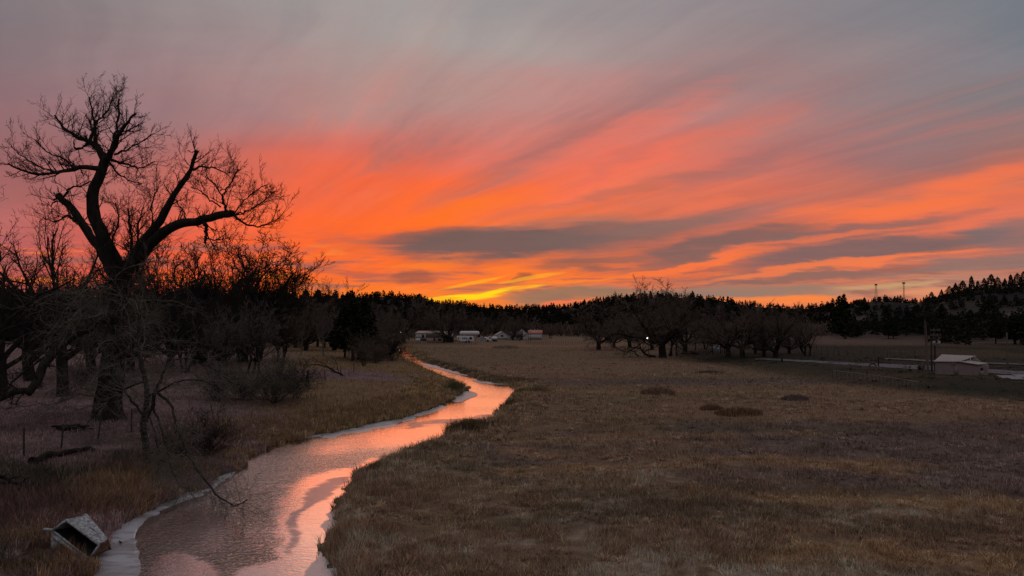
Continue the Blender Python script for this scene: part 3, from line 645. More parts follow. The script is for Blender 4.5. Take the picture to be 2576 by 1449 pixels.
for a in [(1158,985,.75,.9,1500,1.15,(.12,.11,.055)), (1148,1084,.8,.35,1200,.95,(.15,.11,.055)), (1190,1071,.8,.3,700,.5,(.10,.075,.05)), (1338,985,.9,.6,600,.7,(.15,.11,.06)), (1278,1020,.4,.8,500,.6,(.12,.09,.05)),(930,1180,.5,.5,500,.45,(.16,.12,.07)),(845,1235,.4,.6,500,.4,(.14,.11,.07))]:
    clump(*a, w=.016)
for x, y in [(1075,915),(1090,917),(1110,921),(1128,924),(1145,930),(1165,936),(1180,940),(1200,947),(1235,952),(1265,955),(1290,958),(1300,962),(1065,907),(1052,898),(1045,890)]:
    clump(x, y, .9, .9, 420, .45, (.16, .12, .08), .03)
for px, py in ((165,1392),(185,1402),(205,1418),(150,1385),(175,1412)):
    c = gp(px, py, -.2); n = 34; x = rng.normal(c[0], .14, n); y = rng.normal(c[1], .1, n); acc.append(blades(x, y, rng.uniform(.3, .8, n), np.full(n, .008), .5, np.array((.34, .2, .11)) * rng.uniform(.6, 1.4, n)[:, None]))
tag(merge_grass(acc, 'reeds'), 'tall orange and brown reeds and weeds on the low creek banks', 'reeds', kind='stuff')
# single round tussocks out on the meadow
TU = [(1655,992,1.7,.6,(.28,.18,.13),'pale red tussock on the meadow, furthest left of the lone tussocks'),
      (1790,1031,1.0,.35,(.24,.15,.09),'small dark tussock on the meadow just left of the widest rusty tussock'),
      (1858,1044,1.9,.5,(.24,.15,.09),'wide rust coloured tussock in the middle of the meadow'),
      (2000,1006,1.3,.4,(.20,.15,.14),'dark grey tussock on the meadow, furthest right of the lone tussocks'),
      (1784,938,2.0,.3,(.20,.15,.12),'low dark clump of weeds near the grassy embankment'),
      (1272,876,3.4,.7,(.30,.24,.20),'pale tangled weed clump at the far end of the meadow before the fence')]
for px, py, r, h, col, lb in TU:
    acc = []; c = gt(px, py); n = 1100
    a = rng.uniform(0, 2 * math.pi, n); rr = r * np.sqrt(rng.uniform(0, 1, n)); x = c[0] + rr * np.cos(a); y = c[1] + rr * np.sin(a) * .6
    hh = h * rng.uniform(.6, 1.1, n) * (1 - .6 * (rr / r) ** 2); cc = np.array(col) * rng.uniform(.5, 1.4, n)[:, None]
    acc.append(blades(x, y, hh * 1.5, np.full(n, .03), .6, cc)); tag(merge_grass(acc, 'grass_tussock'), lb, 'tussock', 'lone tussocks on the meadow')

# ------------------------------------------------------------------ bare trees
def grow(P, D, L, R, k, wander, trop, taper=.35):
    P = np.asarray(P, float); pts = [P]; d = norm(np.asarray(D, float)); trop = np.array(trop, float)
    st = (np.asarray(L) / (k - 1))[:, None]
    for i in range(1, k):
        d = norm(d + rng.normal(0, wander, d.shape) + trop); pts.append(pts[-1] + d * st)
    return np.stack(pts, 1), np.asarray(R)[:, None] * np.linspace(1, taper, k)[None]
def kids(pts, rd, m, t0, t1, a0, a1, lr, rr=.6, tipbias=.6, rmin=.008):
    N, k, _ = pts.shape; seg = np.linalg.norm(np.diff(pts, axis=1), axis=2).sum(1)
    t = np.linspace(t0, t1, m)[None] + rng.uniform(-.5, .5, (N, m)) * (t1 - t0) / max(m, 1); t = np.clip(t, .02, .99)
    f = t * (k - 1); i = np.clip(f.astype(int), 0, k - 2); u = f - i; n = np.arange(N)[:, None]
    p = pts[n, i] * (1 - u)[..., None] + pts[n, i + 1] * u[..., None]; T = norm(pts[n, i + 1] - pts[n, i])
    q = rng.normal(0, 1, T.shape); q = norm(q - (q * T).sum(-1, keepdims=True) * T)
    a = np.radians(rng.uniform(a0, a1, (N, m)))[..., None]
    D = T * np.cos(a) + q * np.sin(a)
    L = seg[:, None] * lr * rng.uniform(.6, 1.25, (N, m)) * (1 - tipbias * t * .6)
    r = (rd[n, i] * (1 - u) + rd[n, i + 1] * u) * rr
    return p.reshape(-1, 3), D.reshape(-1, 3), L.ravel(), np.maximum(r.ravel(), rmin)
def bare(h, seed, limbs=7, tr=.028, th=.22, spread=(20, 62), up=.07, lv=((7, .55), (6, .5), (5, .5), (3, .5)), rm=.016, stems=1, wob=.16, ll=.5):
    global rng
    old = rng; rng = np.random.default_rng(seed)
    tk, cr = [], []
    for s in range(stems):
        off = np.array([[rng.uniform(-.06, .06) * h, rng.uniform(-.06, .06) * h, -.3]]) * (stems > 1) + np.array([[0, 0, -.3]]) * (stems == 1)
        d = np.array([[rng.normal(0, .25) * (stems > 1), rng.normal(0, .25) * (stems > 1), 1.]])
        p, r = grow(off, d, np.array([h * th]), np.array([h * tr / stems ** .5]), 7, .05, (0, 0, .05), .75)
        r[:, 0] *= 1.35; tk += tubes(p, r, 9)
        n = limbs; a = np.arange(n) * 2 * math.pi / n + rng.uniform(0, 1, n); el = np.radians(rng.uniform(*spread, n)); el[0] = .12
        D = np.stack([np.cos(a) * np.sin(el), np.sin(a) * np.sin(el), np.cos(el)], -1)
        t = rng.uniform(.7, 1.0, n); t[0] = 1; i = (t * 6).astype(int)
        P = p[0, i]; L = h * ll * rng.uniform(.8, 1.2, n); L[0] *= .95
        q, rr = grow(P, D, L, r[0, i] * rng.uniform(.45, .72, n), 9, wob, (0, 0, up), .22); tk += tubes(q, rr, 6)
        cur, cr_ = q, rr
        for l, (m, lr) in enumerate(lv):
            P, D, L, R = kids(cur, cr_, m, .18 if l == 0 else .15, 1.0, 22, 62, lr, .55, .5, rm)
            k = (7, 5, 4, 3, 3)[l]; cur, cr_ = grow(P, D, L, R, k, wob * .9, (0, 0, up * .9), .4)
            (tk if l == 0 else cr).extend(tubes(cur, cr_, 5 if l == 0 else 3))
    rng = old
    # normalise to height h
    zz = np.concatenate([c[0][:, 2] for c in cr]); s = h / np.quantile(zz, .985)
    return [(v * s, f) for v, f in tk], [(v * s, f) for v, f in cr]
V = {}
V['round'] = bare(16, 1, limbs=9, tr=.036, th=.17, spread=(25, 75), rm=.024, lv=((8, .55), (7, .5), (5, .5), (4, .5)))
V['round2'] = bare(16, 2, limbs=7, tr=.034, th=.18, spread=(20, 62), rm=.024, lv=((8, .55), (7, .5), (5, .5), (3, .5)))
V['spread'] = bare(16, 3, limbs=7, th=.14, spread=(30, 78), up=.09, rm=.024, tr=.040, lv=((8, .55), (7, .5), (5, .5), (4, .5)))
V['vase'] = bare(16, 4, limbs=6, th=.3, spread=(10, 42), up=.05, rm=.02)
V['dense'] = bare(16, 5, limbs=9, th=.14, spread=(20, 80), up=.08, lv=((8, .5), (8, .5), (6, .5), (4, .5)), rm=.024)
V['open'] = bare(16, 12, limbs=6, th=.24, spread=(20, 65), rm=.014, lv=((7, .55), (5, .5), (4, .5), (2, .5)))
V['open2'] = bare(16, 13, limbs=7, th=.30, spread=(25, 70), rm=.014, lv=((6, .55), (5, .5), (4, .5), (2, .5)))
V['multi'] = bare(16, 6, limbs=4, th=.25, spread=(10, 50), stems=4, lv=((6, .55), (6, .5), (5, .5)), rm=.022)
V['poplar'] = bare(16, 7, limbs=5, th=.5, tr=.014, spread=(5, 24), up=.12, lv=((9, .35), (6, .45), (4, .5)), rm=.018, wob=.07)
V['thin'] = bare(16, 8, limbs=4, th=.35, tr=.012, spread=(8, 35), up=.1, lv=((7, .5), (6, .45), (4, .5)), rm=.016, wob=.1)
V['shrub'] = bare(4, 9, limbs=5, th=.08, tr=.02, spread=(15, 60), stems=5, lv=((8, .5), (7, .5), (4, .5)), rm=.010, ll=.75)
V['shrub2'] = bare(4, 10, limbs=4, th=.10, tr=.016, spread=(10, 40), stems=6, lv=((6, .5), (6, .45), (4, .5)), rm=.009, ll=.75)
CACHE = {}
def tree(px, pb, pt, var, label, width=1.0, mats=('barkfar', 'twigfar'), cat='bare tree', group=None, name='bare_tree', Y=None, loc=None):
    base = loc or (gt(px, pb) if Y is None else onY(px, Y))
    top = atY(px, pt, base[1])[2]; H = max(top - base[2], 1.0); h0 = 4 if 'shrub' in var else 16
    key = (var, mats)
    t = empty(name, base, rng.uniform(0, 6.28), label, cat, group)
    if key not in CACHE:
        a = build('trunk', V[var][0], M[mats[0]], t, True); b = build('crown', V[var][1], M[mats[1]], t); CACHE[key] = (a.data, b.data)
    else:
        for nm, me in zip(('trunk', 'crown'), CACHE[key]):
            o = bpy.data.objects.new(nm, me); C.objects.link(o); o.parent = t
    s = H / h0; t.scale = (s * width, s * width, s)
    return t

# the great cottonwood, limb by limb
def c1(x, y): return (x * .29296, 188.7 + y * .29296)
def c2(x, y): return (x * .29296, 566 + y * .29296)
def limb(pts, Y0, Y1, r0, r1, k=16):
    pts = np.array(pts, float); s = np.r_[0, np.cumsum(np.hypot(*np.diff(pts, axis=0).T))]; q = np.linspace(0, s[-1], k)
    x = np.interp(q, s, pts[:, 0]); y = np.interp(q, s, pts[:, 1]); u = q / s[-1]
    for _ in range(1): x[1:-1] = (x[:-2] + 2 * x[1:-1] + x[2:]) / 4; y[1:-1] = (y[:-2] + 2 * y[1:-1] + y[2:]) / 4
    P = np.array([atY(a, b, Y0 + (Y1 - Y0) * t) for a, b, t in zip(x, y, u)])
    P += rng.normal(0, .035, P.shape) * np.linspace(1, .7, k)[:, None]; return P[None], (r0 + (r1 - r0) * u ** .8)[None]
ty = gt(272, 1058)[1]
TRUNK = limb([(274,1075),(270,1040),(272,1000),(280,940),(290,880),(296,820),(305,760),(308,720),(300,660)], ty, ty, 1.02, .50, 18)
k = np.arange(18); TRUNK[1][0] = np.interp(k, [0, 1, 3, 6, 10, 15, 17], [1.30, .98, .84, .75, .66, .60, .48])
SPINE = [
 (limb([(300,700),(292,660),(270,620),(252,580),(240,555),(233,525),(233,480),(250,445),(262,412),(270,390)], ty, ty - 1, .58, .30), 5),
 (limb([(270,400),(285,372),(295,345),(303,330),(315,315),(334,292),(342,285)], ty - 1, ty - 2.5, .26, .06), 7),
 (limb([(262,410),(250,370),(236,358),(223,358),(195,345),(165,325),(138,292)], ty - 1, ty + 1, .26, .05), 8),
 (limb([(225,358),(235,328),(250,300),(268,282),(282,250)], ty, ty + 1.5, .14, .04), 9),
 (limb([(281,380),(290,330),(300,290),(296,250)], ty - 1, ty - 1, .12, .035), 8),
 (limb([(240,360),(242,330),(232,290),(225,245)], ty, ty - 1, .10, .03), 8),
 (limb([(224,358),(208,372),(188,374),(186,356)], ty, ty - 1, .11, .05), 3),
 (limb([(250,425),(205,420),(165,432),(132,435),(100,441),(60,432),(20,412)], ty - 1, ty - 4, .20, .04), 10),
 (limb([(140,433),(100,420),(60,395),(30,370)], ty - 2, ty - 1, .07, .02), 6),
 (limb([(190,425),(165,400),(120,385),(85,350)], ty - 2, ty - 3, .07, .02), 6),
 (limb([(275,402),(316,411),(352,426),(390,405)], ty - 1, ty + 2, .11, .03), 9),
 (limb([(275,408),(300,440),(330,455),(352,462)], ty - 1, ty - 3, .08, .02), 7),
 (limb([(290,390),(330,370),(365,350),(388,335)], ty - 1, ty - 1, .08, .02), 7),
 (limb([(285,690),(250,620),(212,575),(180,520),(148,492)], ty, ty + 2, .44, .24), 4),
 (limb([(148,492),(136,508),(128,520)], ty + 2, ty + 2, .09, .03), 1),
 (limb([(160,500),(175,472),(205,468),(228,455)], ty + 2, ty + 1, .09, .04), 6),
 (limb([(200,560),(170,540),(140,560),(108,545)], ty + 2, ty + 3, .10, .03), 7),
 (limb([(310,700),(338,650),(352,610),(382,590),(402,558),(422,525),(436,487),(466,452),(484,426),(486,400),(495,379)], ty, ty - 1, .48, .11), 4),
 (limb([(484,428),(510,419),(542,423),(572,438)], ty - 1, ty + 1, .10, .025), 7),
 (limb([(495,382),(488,384),(472,378)], ty - 1, ty - 1, .03, .01), 0), (limb([(488,400),(500,396),(510,393)], ty - 1, ty - 1, .02, .01), 0),
 (limb([(484,424),(472,410),(464,400)], ty - 1, ty - 1, .025, .01), 1),
 (limb([(352,650),(375,620),(402,592),(425,572),(457,561),(512,552),(556,540),(583,538)], ty, ty - 3, .44, .24), 5),
 (limb([(574,535),(562,511),(560,490)], ty - 3, ty - 3, .11, .06), 1),
 (limb([(560,492),(540,465),(520,445)], ty - 3, ty - 2, .05, .02), 9), (limb([(560,492),(575,470),(590,445),(600,425)], ty - 3, ty - 4, .05, .02), 9),
 (limb([(556,520),(530,505),(500,475),(480,470)], ty - 3, ty - 3.5, .05, .02), 9), (limb([(470,560),(460,530),(440,500)], ty - 2, ty - 1, .05, .02), 7),
 (limb([(583,538),(609,560),(645,572),(682,562),(703,548)], ty - 3, ty - 4, .10, .02), 9),
 (limb([(590,540),(638,523),(665,505),(684,485)], ty - 3, ty - 2, .07, .02), 9), (limb([(588,535),(620,500),(650,475),(672,465)], ty - 3, ty - 5, .05, .015), 8),
 (limb([(516,562),(520,590),(516,612)], ty - 2.5, ty - 2.5, .13, .08), 1), (limb([(518,600),(545,605),(575,598)], ty - 2.5, ty - 3, .04, .015), 5),
 (limb([(322,700),(335,640),(328,590),(322,525)], ty, ty + 2, .20, .05), 9), (limb([(345,690),(350,620),(345,565),(362,520)], ty, ty + 3, .14, .04), 9),
 (limb([(300,690),(280,610),(300,560),(290,510)], ty, ty - 3, .12, .03), 8), (limb([(365,640),(385,560),(380,510),(400,470)], ty, ty + 2, .10, .03), 8),
 (limb([(292,790),(240,815),(190,838),(135,880),(105,930),(85,975),(70,990)], ty - 1, ty - 6, .36, .25), 5),
 (limb([(78,985),(50,982),(20,992),(-15,1014)], ty - 6, ty - 7, .22, .15), 4),
 (limb([(125,890),(70,930),(40,950),(0,1000)], ty - 4, ty - 6, .09, .04), 6),
 (limb([(296,700),(240,740),(200,750),(165,760)], ty, ty + 4, .2, .08), 6),
]
big = empty('cottonwood', (gt(272, 1058)[0], ty, h1(gt(272, 1058)[0], ty)), 0, 'largest bare cottonwood with two forked limbs spreading against the sunset, left of the creek', 'bare tree')
def local(ch, o): return [(v - np.array(o.location), f) for v, f in ch]
bpy.context.view_layer.update()
tk = tubes(*TRUNK, 18); tw = []; 
for (P, R), m in SPINE:
    tk += tubes(P, R * .9, 12)
    if not m: continue
    Ln = np.linalg.norm(np.diff(P[0], axis=0), axis=1).sum(); n = int(m * max(Ln, 2.0) * .42) + 3
    p, d, L, r = kids(P, R, n, .12, 1.0, 25, 75, 1, .4, 0, .018)
    L = rng.uniform(.65, 1.75, n) * (1.0 if R[0, 0] < .3 else .85); r = np.clip(r, .018, .05)
    d[:, 2] += .2; d[:, 1] *= .8
    a, ar = grow(p, d, L, r, 8, .085, (0, 0, .06), .35); tw += tubes(a, ar, 4)
    p, d, L, r = kids(a, ar, 6, .2, 1.0, 22, 60, .46, .6, .4, .011); b, br = grow(p, d, L, r, 6, .09, (0, 0, .085), .45); tw += tubes(b, br, 3)
    p, d, L, r = kids(b, br, 4, .2, 1.0, 22, 60, .46, .7, .3, .0085); c, cr = grow(p, d, L, r, 5, .09, (0, 0, .07), .6); tw += tubes(c, cr, 3)
    p, d, L, r = kids(c, cr, 2, .35, 1.0, 25, 60, .5, .8, .3, .008); e, er = grow(p, d, L, r, 3, .1, (0, 0, .03), .8); tw += tubes(e, er, 3)
# bark ridges: a slightly knotted trunk
for i_, (v, f) in enumerate(tk):
    c_ = (fbm(v[:, 0] * 3 + v[:, 1] * 2, v[:, 2] * .7, 1.5, 3, 5) - .5)[:, None]
    tk[i_] = (v + rng.normal(0, .012, v.shape) + c_ * .10 * np.array([1, 1, 0]), f)
build('trunk', local(tk, big), M['bark'], big, True); build('crown', local(tw, big), M['twigdark'], big)
# drooping boughs low on the big tree, their brighter light painted as paler twigs
tw = []
n = 70; Pz = rng.uniform(.0, 1, n); idx = (3 + Pz * 13).astype(int); p = TRUNK[0][0, idx] + rng.normal(0, .25, (n, 3))
an = rng.uniform(0, 2 * math.pi, n); D = np.stack([np.cos(an) * 1.1, np.sin(an) * .8 - .25, rng.uniform(-.05, .75, n)], -1)
a, ar = grow(p, D, rng.uniform(3.2, 7.4, n), rng.uniform(.025, .055, n), 12, .25, (0, 0, -.07), .3); tw += tubes(a, ar, 5)
p, d, L, r = kids(a, ar, 13, .15, 1.0, 25, 80, .34, .5, .4, .012); b, br = grow(p, d, L, r, 7, .2, (0, 0, -.01), .4); tw += tubes(b, br, 3)
p, d, L, r = kids(b, br, 5, .15, 1.0, 25, 75, .5, .6, .3, .010); c, cr = grow(p, d, L, r, 5, .2, (0, 0, .02), .6); tw += tubes(c, cr, 3)
build('drooping_boughs', local(tw, big), M['twig'], big)

# the slimmer stem nearer the water with branches hanging to the creek
g2 = gt(372, 1192); y2 = g2[1]
sl = empty('cottonwood', g2, 0, 'slim crooked tree beside the largest cottonwood, its branches hanging down over the creek', 'bare tree')
tk, tw = [], []
SP2 = [(limb([(376,1200),(366,1130),(362,1060),(372,1000),(362,940),(352,890),(345,840),(352,780)], y2, y2 + 6, .27, .12), 6),
       (limb([(364,1060),(385,1020),(392,980),(410,940),(425,905)], y2 + 1, y2 + 2, .16, .07), 7),
       (limb([(362,1050),(335,1010),(310,985),(296,940)], y2 + 1, y2 + 2, .10, .05), 6),
       (limb([(392,985),(425,1010),(440,1060),(470,1130),(505,1200),(540,1240),(570,1268),(600,1276),(622,1258)], y2 + 2, y2 - 8, .10, .032, 22), 7),
       (limb([(385,1020),(410,1090),(425,1160),(445,1215),(480,1240)], y2 + 2, y2 - 5, .08, .02), 10),
       (limb([(376,1050),(400,1130),(396,1200),(398,1268)], y2 + 1, y2 - 3, .06, .015), 10),
       (limb([(372,1000),(440,960),(510,955),(570,1000)], y2 + 2, y2 - 1, .08, .02), 9),
       (limb([(360,960),(300,985),(240,1040),(200,1085)], y2 + 2, y2 + 1, .08, .02), 8),
       (limb([(425,905),(480,900),(540,930),(600,975)], y2 + 2, y2 + 1, .06, .02), 9),
       (limb([(366,1130),(400,1150),(440,1180),(452,1200)], y2, y2 - 1, .06, .02), 8)]
for (P, R), m in SP2:
    R = R * .72; m = m * 1.4
    tk += tubes(P, R, 9); Ln = np.linalg.norm(np.diff(P[0], axis=0), axis=1).sum(); n = int(m * max(Ln, 1.5) * .5) + 4
    p, d, L, r = kids(P, R, n, .2, 1.0, 30, 85, 1, .4, 0, .010); L = rng.uniform(.7, 1.9, n); r = np.clip(r, .010, .022)
    a, ar = grow(p, d, L, r, 7, .2, (0, 0, -.03), .4); tw += tubes(a, ar, 4)
    p, d, L, r = kids(a, ar, 5, .2, 1.0, 25, 70, .45, .6, .4, .006); b, br = grow(p, d, L, r, 5, .2, (0, 0, -.01), .5); tw += tubes(b, br, 3)
    p, d, L, r = kids(b, br, 3, .2, 1.0, 25, 70, .5, .7, .4, .005); c, cr = grow(p, d, L, r, 4, .2, (0, 0, .0), .7); tw += tubes(c, cr, 3)
build('trunk', local(tk, sl), M['bark'], sl, True); build('crown', local(tw, sl), M['twig'], sl)

# trees, left side of the creek
NR = ('bark', 'twigdark')
T = [ # px, base, top, variant, width, Y, mats, label
 (10, 600, 'open', 1.1, 62, NR, 'dark bare tree cut off by the left edge of the photo, thick trunk'),
 (-75, 478, 'open2', 1.0, 48, NR, 'nearest bare tree at the left edge, one bough reaching in below the big crown'),
 (165, 490, 'open', .85, 64, NR, 'tall bare tree just behind and left of the largest cottonwood'),
 (80, 640, 'round2', 1.0, 80, NR, 'wide bare tree standing behind the edge tree, lower left woods'),
 (235, 670, 'round2', 1.0, 88, NR, 'dense bare tree hidden behind the trunk of the largest cottonwood'),
 (330, 640, 'dense', 1.1, 95, NR, 'dense bare tree seen between the forks of the largest cottonwood'),
 (430, 620, 'dense', 1.0, 105, NR, 'bare tree right of the largest trunk, half behind its boughs'),
 (505, 600, 'round', 1.15, 112, NR, 'tallest round-crowned bare tree right of the largest cottonwood'),
 (610, 615, 'round', 1.1, 118, NR, 'round bare tree whose right side ends the tall left wood'),
 (560, 625, 'dense', 1.1, 116, NR, 'bare tree filling the gap between the two round-crowned trees of the left wood'),
 (650, 668, 'round2', 1.0, 120, NR, 'lower bare tree leaning out of the right end of the tall left wood'),
 (560, 700, 'dense', 1.0, 100, NR, 'low dense bare tree in front of the two round-crowned trees'),
 (470, 740, 'multi', 1.1, 92, NR, 'many-stemmed bare tree at the back of the left pasture'),
 (560, 775, 'multi', 1.0, 88, ('barkfar', 'twig'), 'greyish many-stemmed tree by the left pasture edge, middle one'),
 (640, 760, 'multi', 1.1, 90, ('barkfar', 'twig'), 'greyish many-stemmed tree above the large round bush'),
 (710, 760, 'multi', 1.0, 118, ('barkfar', 'twigfar'), 'brownish many-stemmed tree between bush and pale trunks'),
 (700, 686, 'poplar', 1.5, 175, NR, 'leftmost of the slender pointed trees rising over the pines'),
 (745, 684, 'poplar', 1.7, 178, NR, 'tallest slender pointed tree rising over the pines'),
 (772, 690, 'poplar', 1.6, 172, NR, 'slender pointed tree right of the tallest pointed one'),
 (815, 705, 'vase', .9, 180, NR, 'open bare tree right of the slender pointed trees'),
 (850, 718, 'round2', .8, 180, NR, 'small open bare tree where the left wood meets the hill'),
 (770, 755, 'dense', 1.2, 160, ('barkfar', 'twigfar'), 'brown bare tree below the slender pointed trees'),
 (840, 765, 'dense', 1.2, 165, ('barkfar', 'twigfar'), 'brown bare tree left of the dark pines by the creek'),
 (700, 770, 'dense', 1.3, 158, ('barkfar', 'twigfar'), 'brown bare tree left of the ones below the pointed trees'),
 (815, 790, 'thin', 1.4, 140, ('palebark', 'twigfar'), 'slender tree with forked pale trunk, middle of three pale ones'),
 (758, 800, 'thin', 1.3, 142, ('palebark', 'twigfar'), 'slender tree with pale trunk, left one of three'),
 (868, 778, 'thin', 1.4, 141, ('palebark', 'twigfar'), 'slender tree with the whitest trunk, beside the dark pines'),
 (965, 770, 'round', 1.1, 225, ('barkfar', 'twigfar'), 'bare tree behind the creek head, left of the lit lamp'),
]
for px, pt, var, wd, Y, mt, lb in T: tree(px, 0, pt, var, lb, wd, mt, Y=Y, group='bare trees of the left wood')
S = [
 (690,1014,893,'shrub',1.25,('bark','twig'),'largest round bare bush on the left bank'),
 (600,1006,905,'shrub',1.2,('bark','twig'),'bare bush touching the largest round bush on its left'),
 (545,1010,920,'shrub2',1.4,('bark','twigdark'),'loose bare bush partly hidden by hanging boughs'),
 (745,1002,905,'shrub2',1.3,('bark','twigdark'),'feathery bare bush on the right flank of the largest bush'),
 (200,968,905,'shrub2',1.3,('bark','twigdark'),'small leaning bare bush in the pasture left of the thick trunk'),
 (915,922,835,'shrub2',1.0,('barkfar','twigfar'),'upright bare shrub on the knoll left of the creek'),
 (945,914,850,'shrub',.9,('barkfar','twigfar'),'middle bare shrub between knoll and creek head'),
 (985,908,838,'shrub',1.0,('barkfar','twigdark'),'dark bare shrub right beside the water at the creek head'),
 (525,1160,1020,'shrub2',1.0,('bark','twigdark'),'thin bare sapling above the ice edge'),
 (455,1170,1060,'shrub2',1.0,('bark','twigdark'),'thin bare sapling just right of the slim crooked tree'),
 (900,905,800,'shrub2',1.4,('barkfar','twigfar'),'tall brown shrub in front of the dark pines'),
 (960,900,812,'shrub',1.2,('barkfar','twigfar'),'tall brown shrub between dark pines and creek head'),
]
for px, pb, pt, var, wd, mt, lb in S: tree(px, pb, pt, var, lb, wd, mt, cat='bush', name='bare_bush', group='bare bushes on the left bank')
# centre: behind and between the farm buildings
Tc = [
 (1015, 750, 'round', 1.0, 238, 'tall bare tree with straight trunk between the lit lamp and the long mobile home'),
 (1127, 762, 'spread', 1.0, 235, 'large spreading bare tree in front of the gap left of the white tank'),
 (1095, 775, 'round2', 1.1, 290, 'bare tree behind the right end of the mobile home'),
 (1062, 782, 'round', 1.1, 295, 'bare tree rising behind the middle of the mobile home'),
 (1165, 785, 'dense', 1.1, 300, 'dense bare tree behind the white tank'),
 (1205, 790, 'round', 1.1, 305, 'bare tree behind the right end of the white tank'),
 (1250, 786, 'dense', 1.2, 300, 'dense bare tree behind the tank truck'),
 (1290, 800, 'spread', 1.0, 262, 'low spreading bare tree against the white barn'),
 (1315, 792, 'dense', 1.2, 310, 'bare tree behind the dark-roofed house'),
 (1360, 806, 'dense', 1.3, 315, 'low bare tree behind the red roof'),
 (1410, 812, 'dense', 1.4, 320, 'low bare thicket tree right of the red roof'),
 (1455, 815, 'dense', 1.3, 312, 'low bare thicket tree further right of the red roof'),
 (1040, 800, 'dense', 1.3, 310, 'bare tree behind the left end of the mobile home'),
 (1385, 818, 'multi', 1.3, 285, 'low bushy tree beside the red-roofed shed end wall'),
]
for px, pt, var, wd, Y, lb in Tc: tree(px, 0, pt, var, lb, wd, Y=Y, group='bare trees around the farm')
Tr = [
 (1506, 881, 775, 'round', 1.0, 'lone stout bare tree, left end of the grove beyond the meadow'),
 (1545, 874, 785, 'dense', 1.0, 'bare tree just right of the lone stout tree'),
 (1585, 874, 790, 'round2', 1.1, 'bare tree above the fallen branches, in front of the lit lamp'),
 (1640, 880, 772, 'dense', .95, 'bare tree left of and behind the tallest tree of the grove'),
 (1667, 899, 712, 'round', .95, 'tallest bare tree of the grove, its crown rising above the ridge'),
 (1692, 897, 745, 'multi', .8, 'bare tree with three splayed trunks right of the tallest one'),
 (1722, 890, 770, 'round2', .9, 'bare tree right of the three-trunked one'),
 (1748, 886, 785, 'thin', 1.2, 'slim pale-trunked tree right of the tallest group'),
 (1800, 884, 792, 'dense', 1.0, 'bare tree above the small white board'),
 (1832, 896, 782, 'round', .95, 'bare tree right of the small white board'),
 (1868, 900, 778, 'round2', 1.0, 'second bare tree right of the white board, forked low'),
 (1900, 890, 786, 'dense', .9, 'dense bare tree in the middle of the right row'),
 (1923, 898, 780, 'vase', 1.1, 'upright bare tree in the middle of the right row'),
 (1952, 900, 772, 'spread', .95, 'broadest bare tree of the right row'),
 (1985, 890, 790, 'dense', 1.0, 'bare tree right of the broadest one in the row'),
 (2028, 896, 798, 'multi', 1.3, 'low many-stemmed tree ending the row on the right'),
 (1775, 878, 800, 'multi', 1.0, 'low tree behind the board, left side'),
]
for px, pb, pt, var, wd, lb in Tr: tree(px, pb, pt - (4 if pt > 720 else 0), var, lb, wd * 1.22, ('barkfar', 'twigfar') if var != 'thin' else ('palebark', 'twigfar'), group='bare cottonwoods of the grove beyond the meadow')

# ------------------------------------------------------------------ pines
def pine_mesh(seed, h, n, wr, ragged=.35, base=.18, cs=.5, simple=False):
    r = np.random.default_rng(seed); ch = []
    zt = np.array([[0, 0, -.5], [0, 0, h * .5], [0, 0, h * .97]])[None]
    if not simple: ch += tubes(zt, np.array([[h * .02, h * .014, .02]]), 5)
    t = r.uniform(0, 1, n) ** .85; z = h * (base + (1 - base) * t)
    a = r.uniform(0, 2 * math.pi, n); lump = .6 + .8 * vnoise(a * 1.3 + seed, z / h * 7, seed)
    env = wr * h * (1 - t) ** .62 * (.35 + .65 * np.minimum(t * 5 + .2, 1)) * lump
    rr = env * r.uniform(.25, 1, n) ** .5 + .03 * h * (1 - t)
    c = np.stack([rr * np.cos(a), rr * np.sin(a), z + r.normal(0, .02 * h, n)], -1)
    s = cs * (.6 + .8 * r.uniform(0, 1, n)) * (1.1 - .55 * t)
    u = norm(r.normal(0, 1, (n, 3)) * [1, 1, .35]); w = norm(np.cross(u, norm(r.normal(0, 1, (n, 3)))))
    v = np.stack([c + u * s[:, None], c + w * s[:, None] * .6, c - u * s[:, None] * .8, c - w * s[:, None] * .6], 1)
    return ch, [(v.reshape(-1, 3), np.arange(n * 4).reshape(-1, 4))]
PV = [pine_mesh(20 + i, 10, 330, [.17, .2, .24, .16, .22, .19][i], base=[.12, .2, .15, .1, .25, .2][i], cs=.62) for i in range(6)]
PB = [pine_mesh(40 + i, 10, 1100, [.2, .25, .28, .22][i], base=[.12, .2, .15, .25][i], cs=.42) for i in range(4)]
PM = {}
def pine(x, y, H, big, label, group, parts=False, w=1.0, mt='needle'):
    k = int(rng.integers(0, len(PB) if big else len(PV))); key = (big, k, parts, mt); z = h1(x, y)
    src = (PB if big else PV)[k]
    if parts:
        t = empty('pine_tree', (x, y, z), rng.uniform(0, 6.28), label, 'pine', group)
        if key not in PM: PM[key] = (build('trunk', src[0], M['barkfar'], t, True).data, build('crown', src[1], M[mt], t).data)
        else:
            for nm, me in zip(('trunk', 'crown'), PM[key]):
                o = bpy.data.objects.new(nm, me); C.objects.link(o); o.parent = t
    else:
        if key not in PM:
            t = build('pine_tree', src[0] + src[1], M[mt]); PM[key] = t.data
        else: t = bpy.data.objects.new('pine_tree', PM[key]); C.objects.link(t)
        t.location = (x, y, z); t.rotation_euler = (0, 0, rng.uniform(0, 6.28)); tag(t, label, 'pine', group)
    s = H / 10; t.scale = (s * w, s * w, s); return t
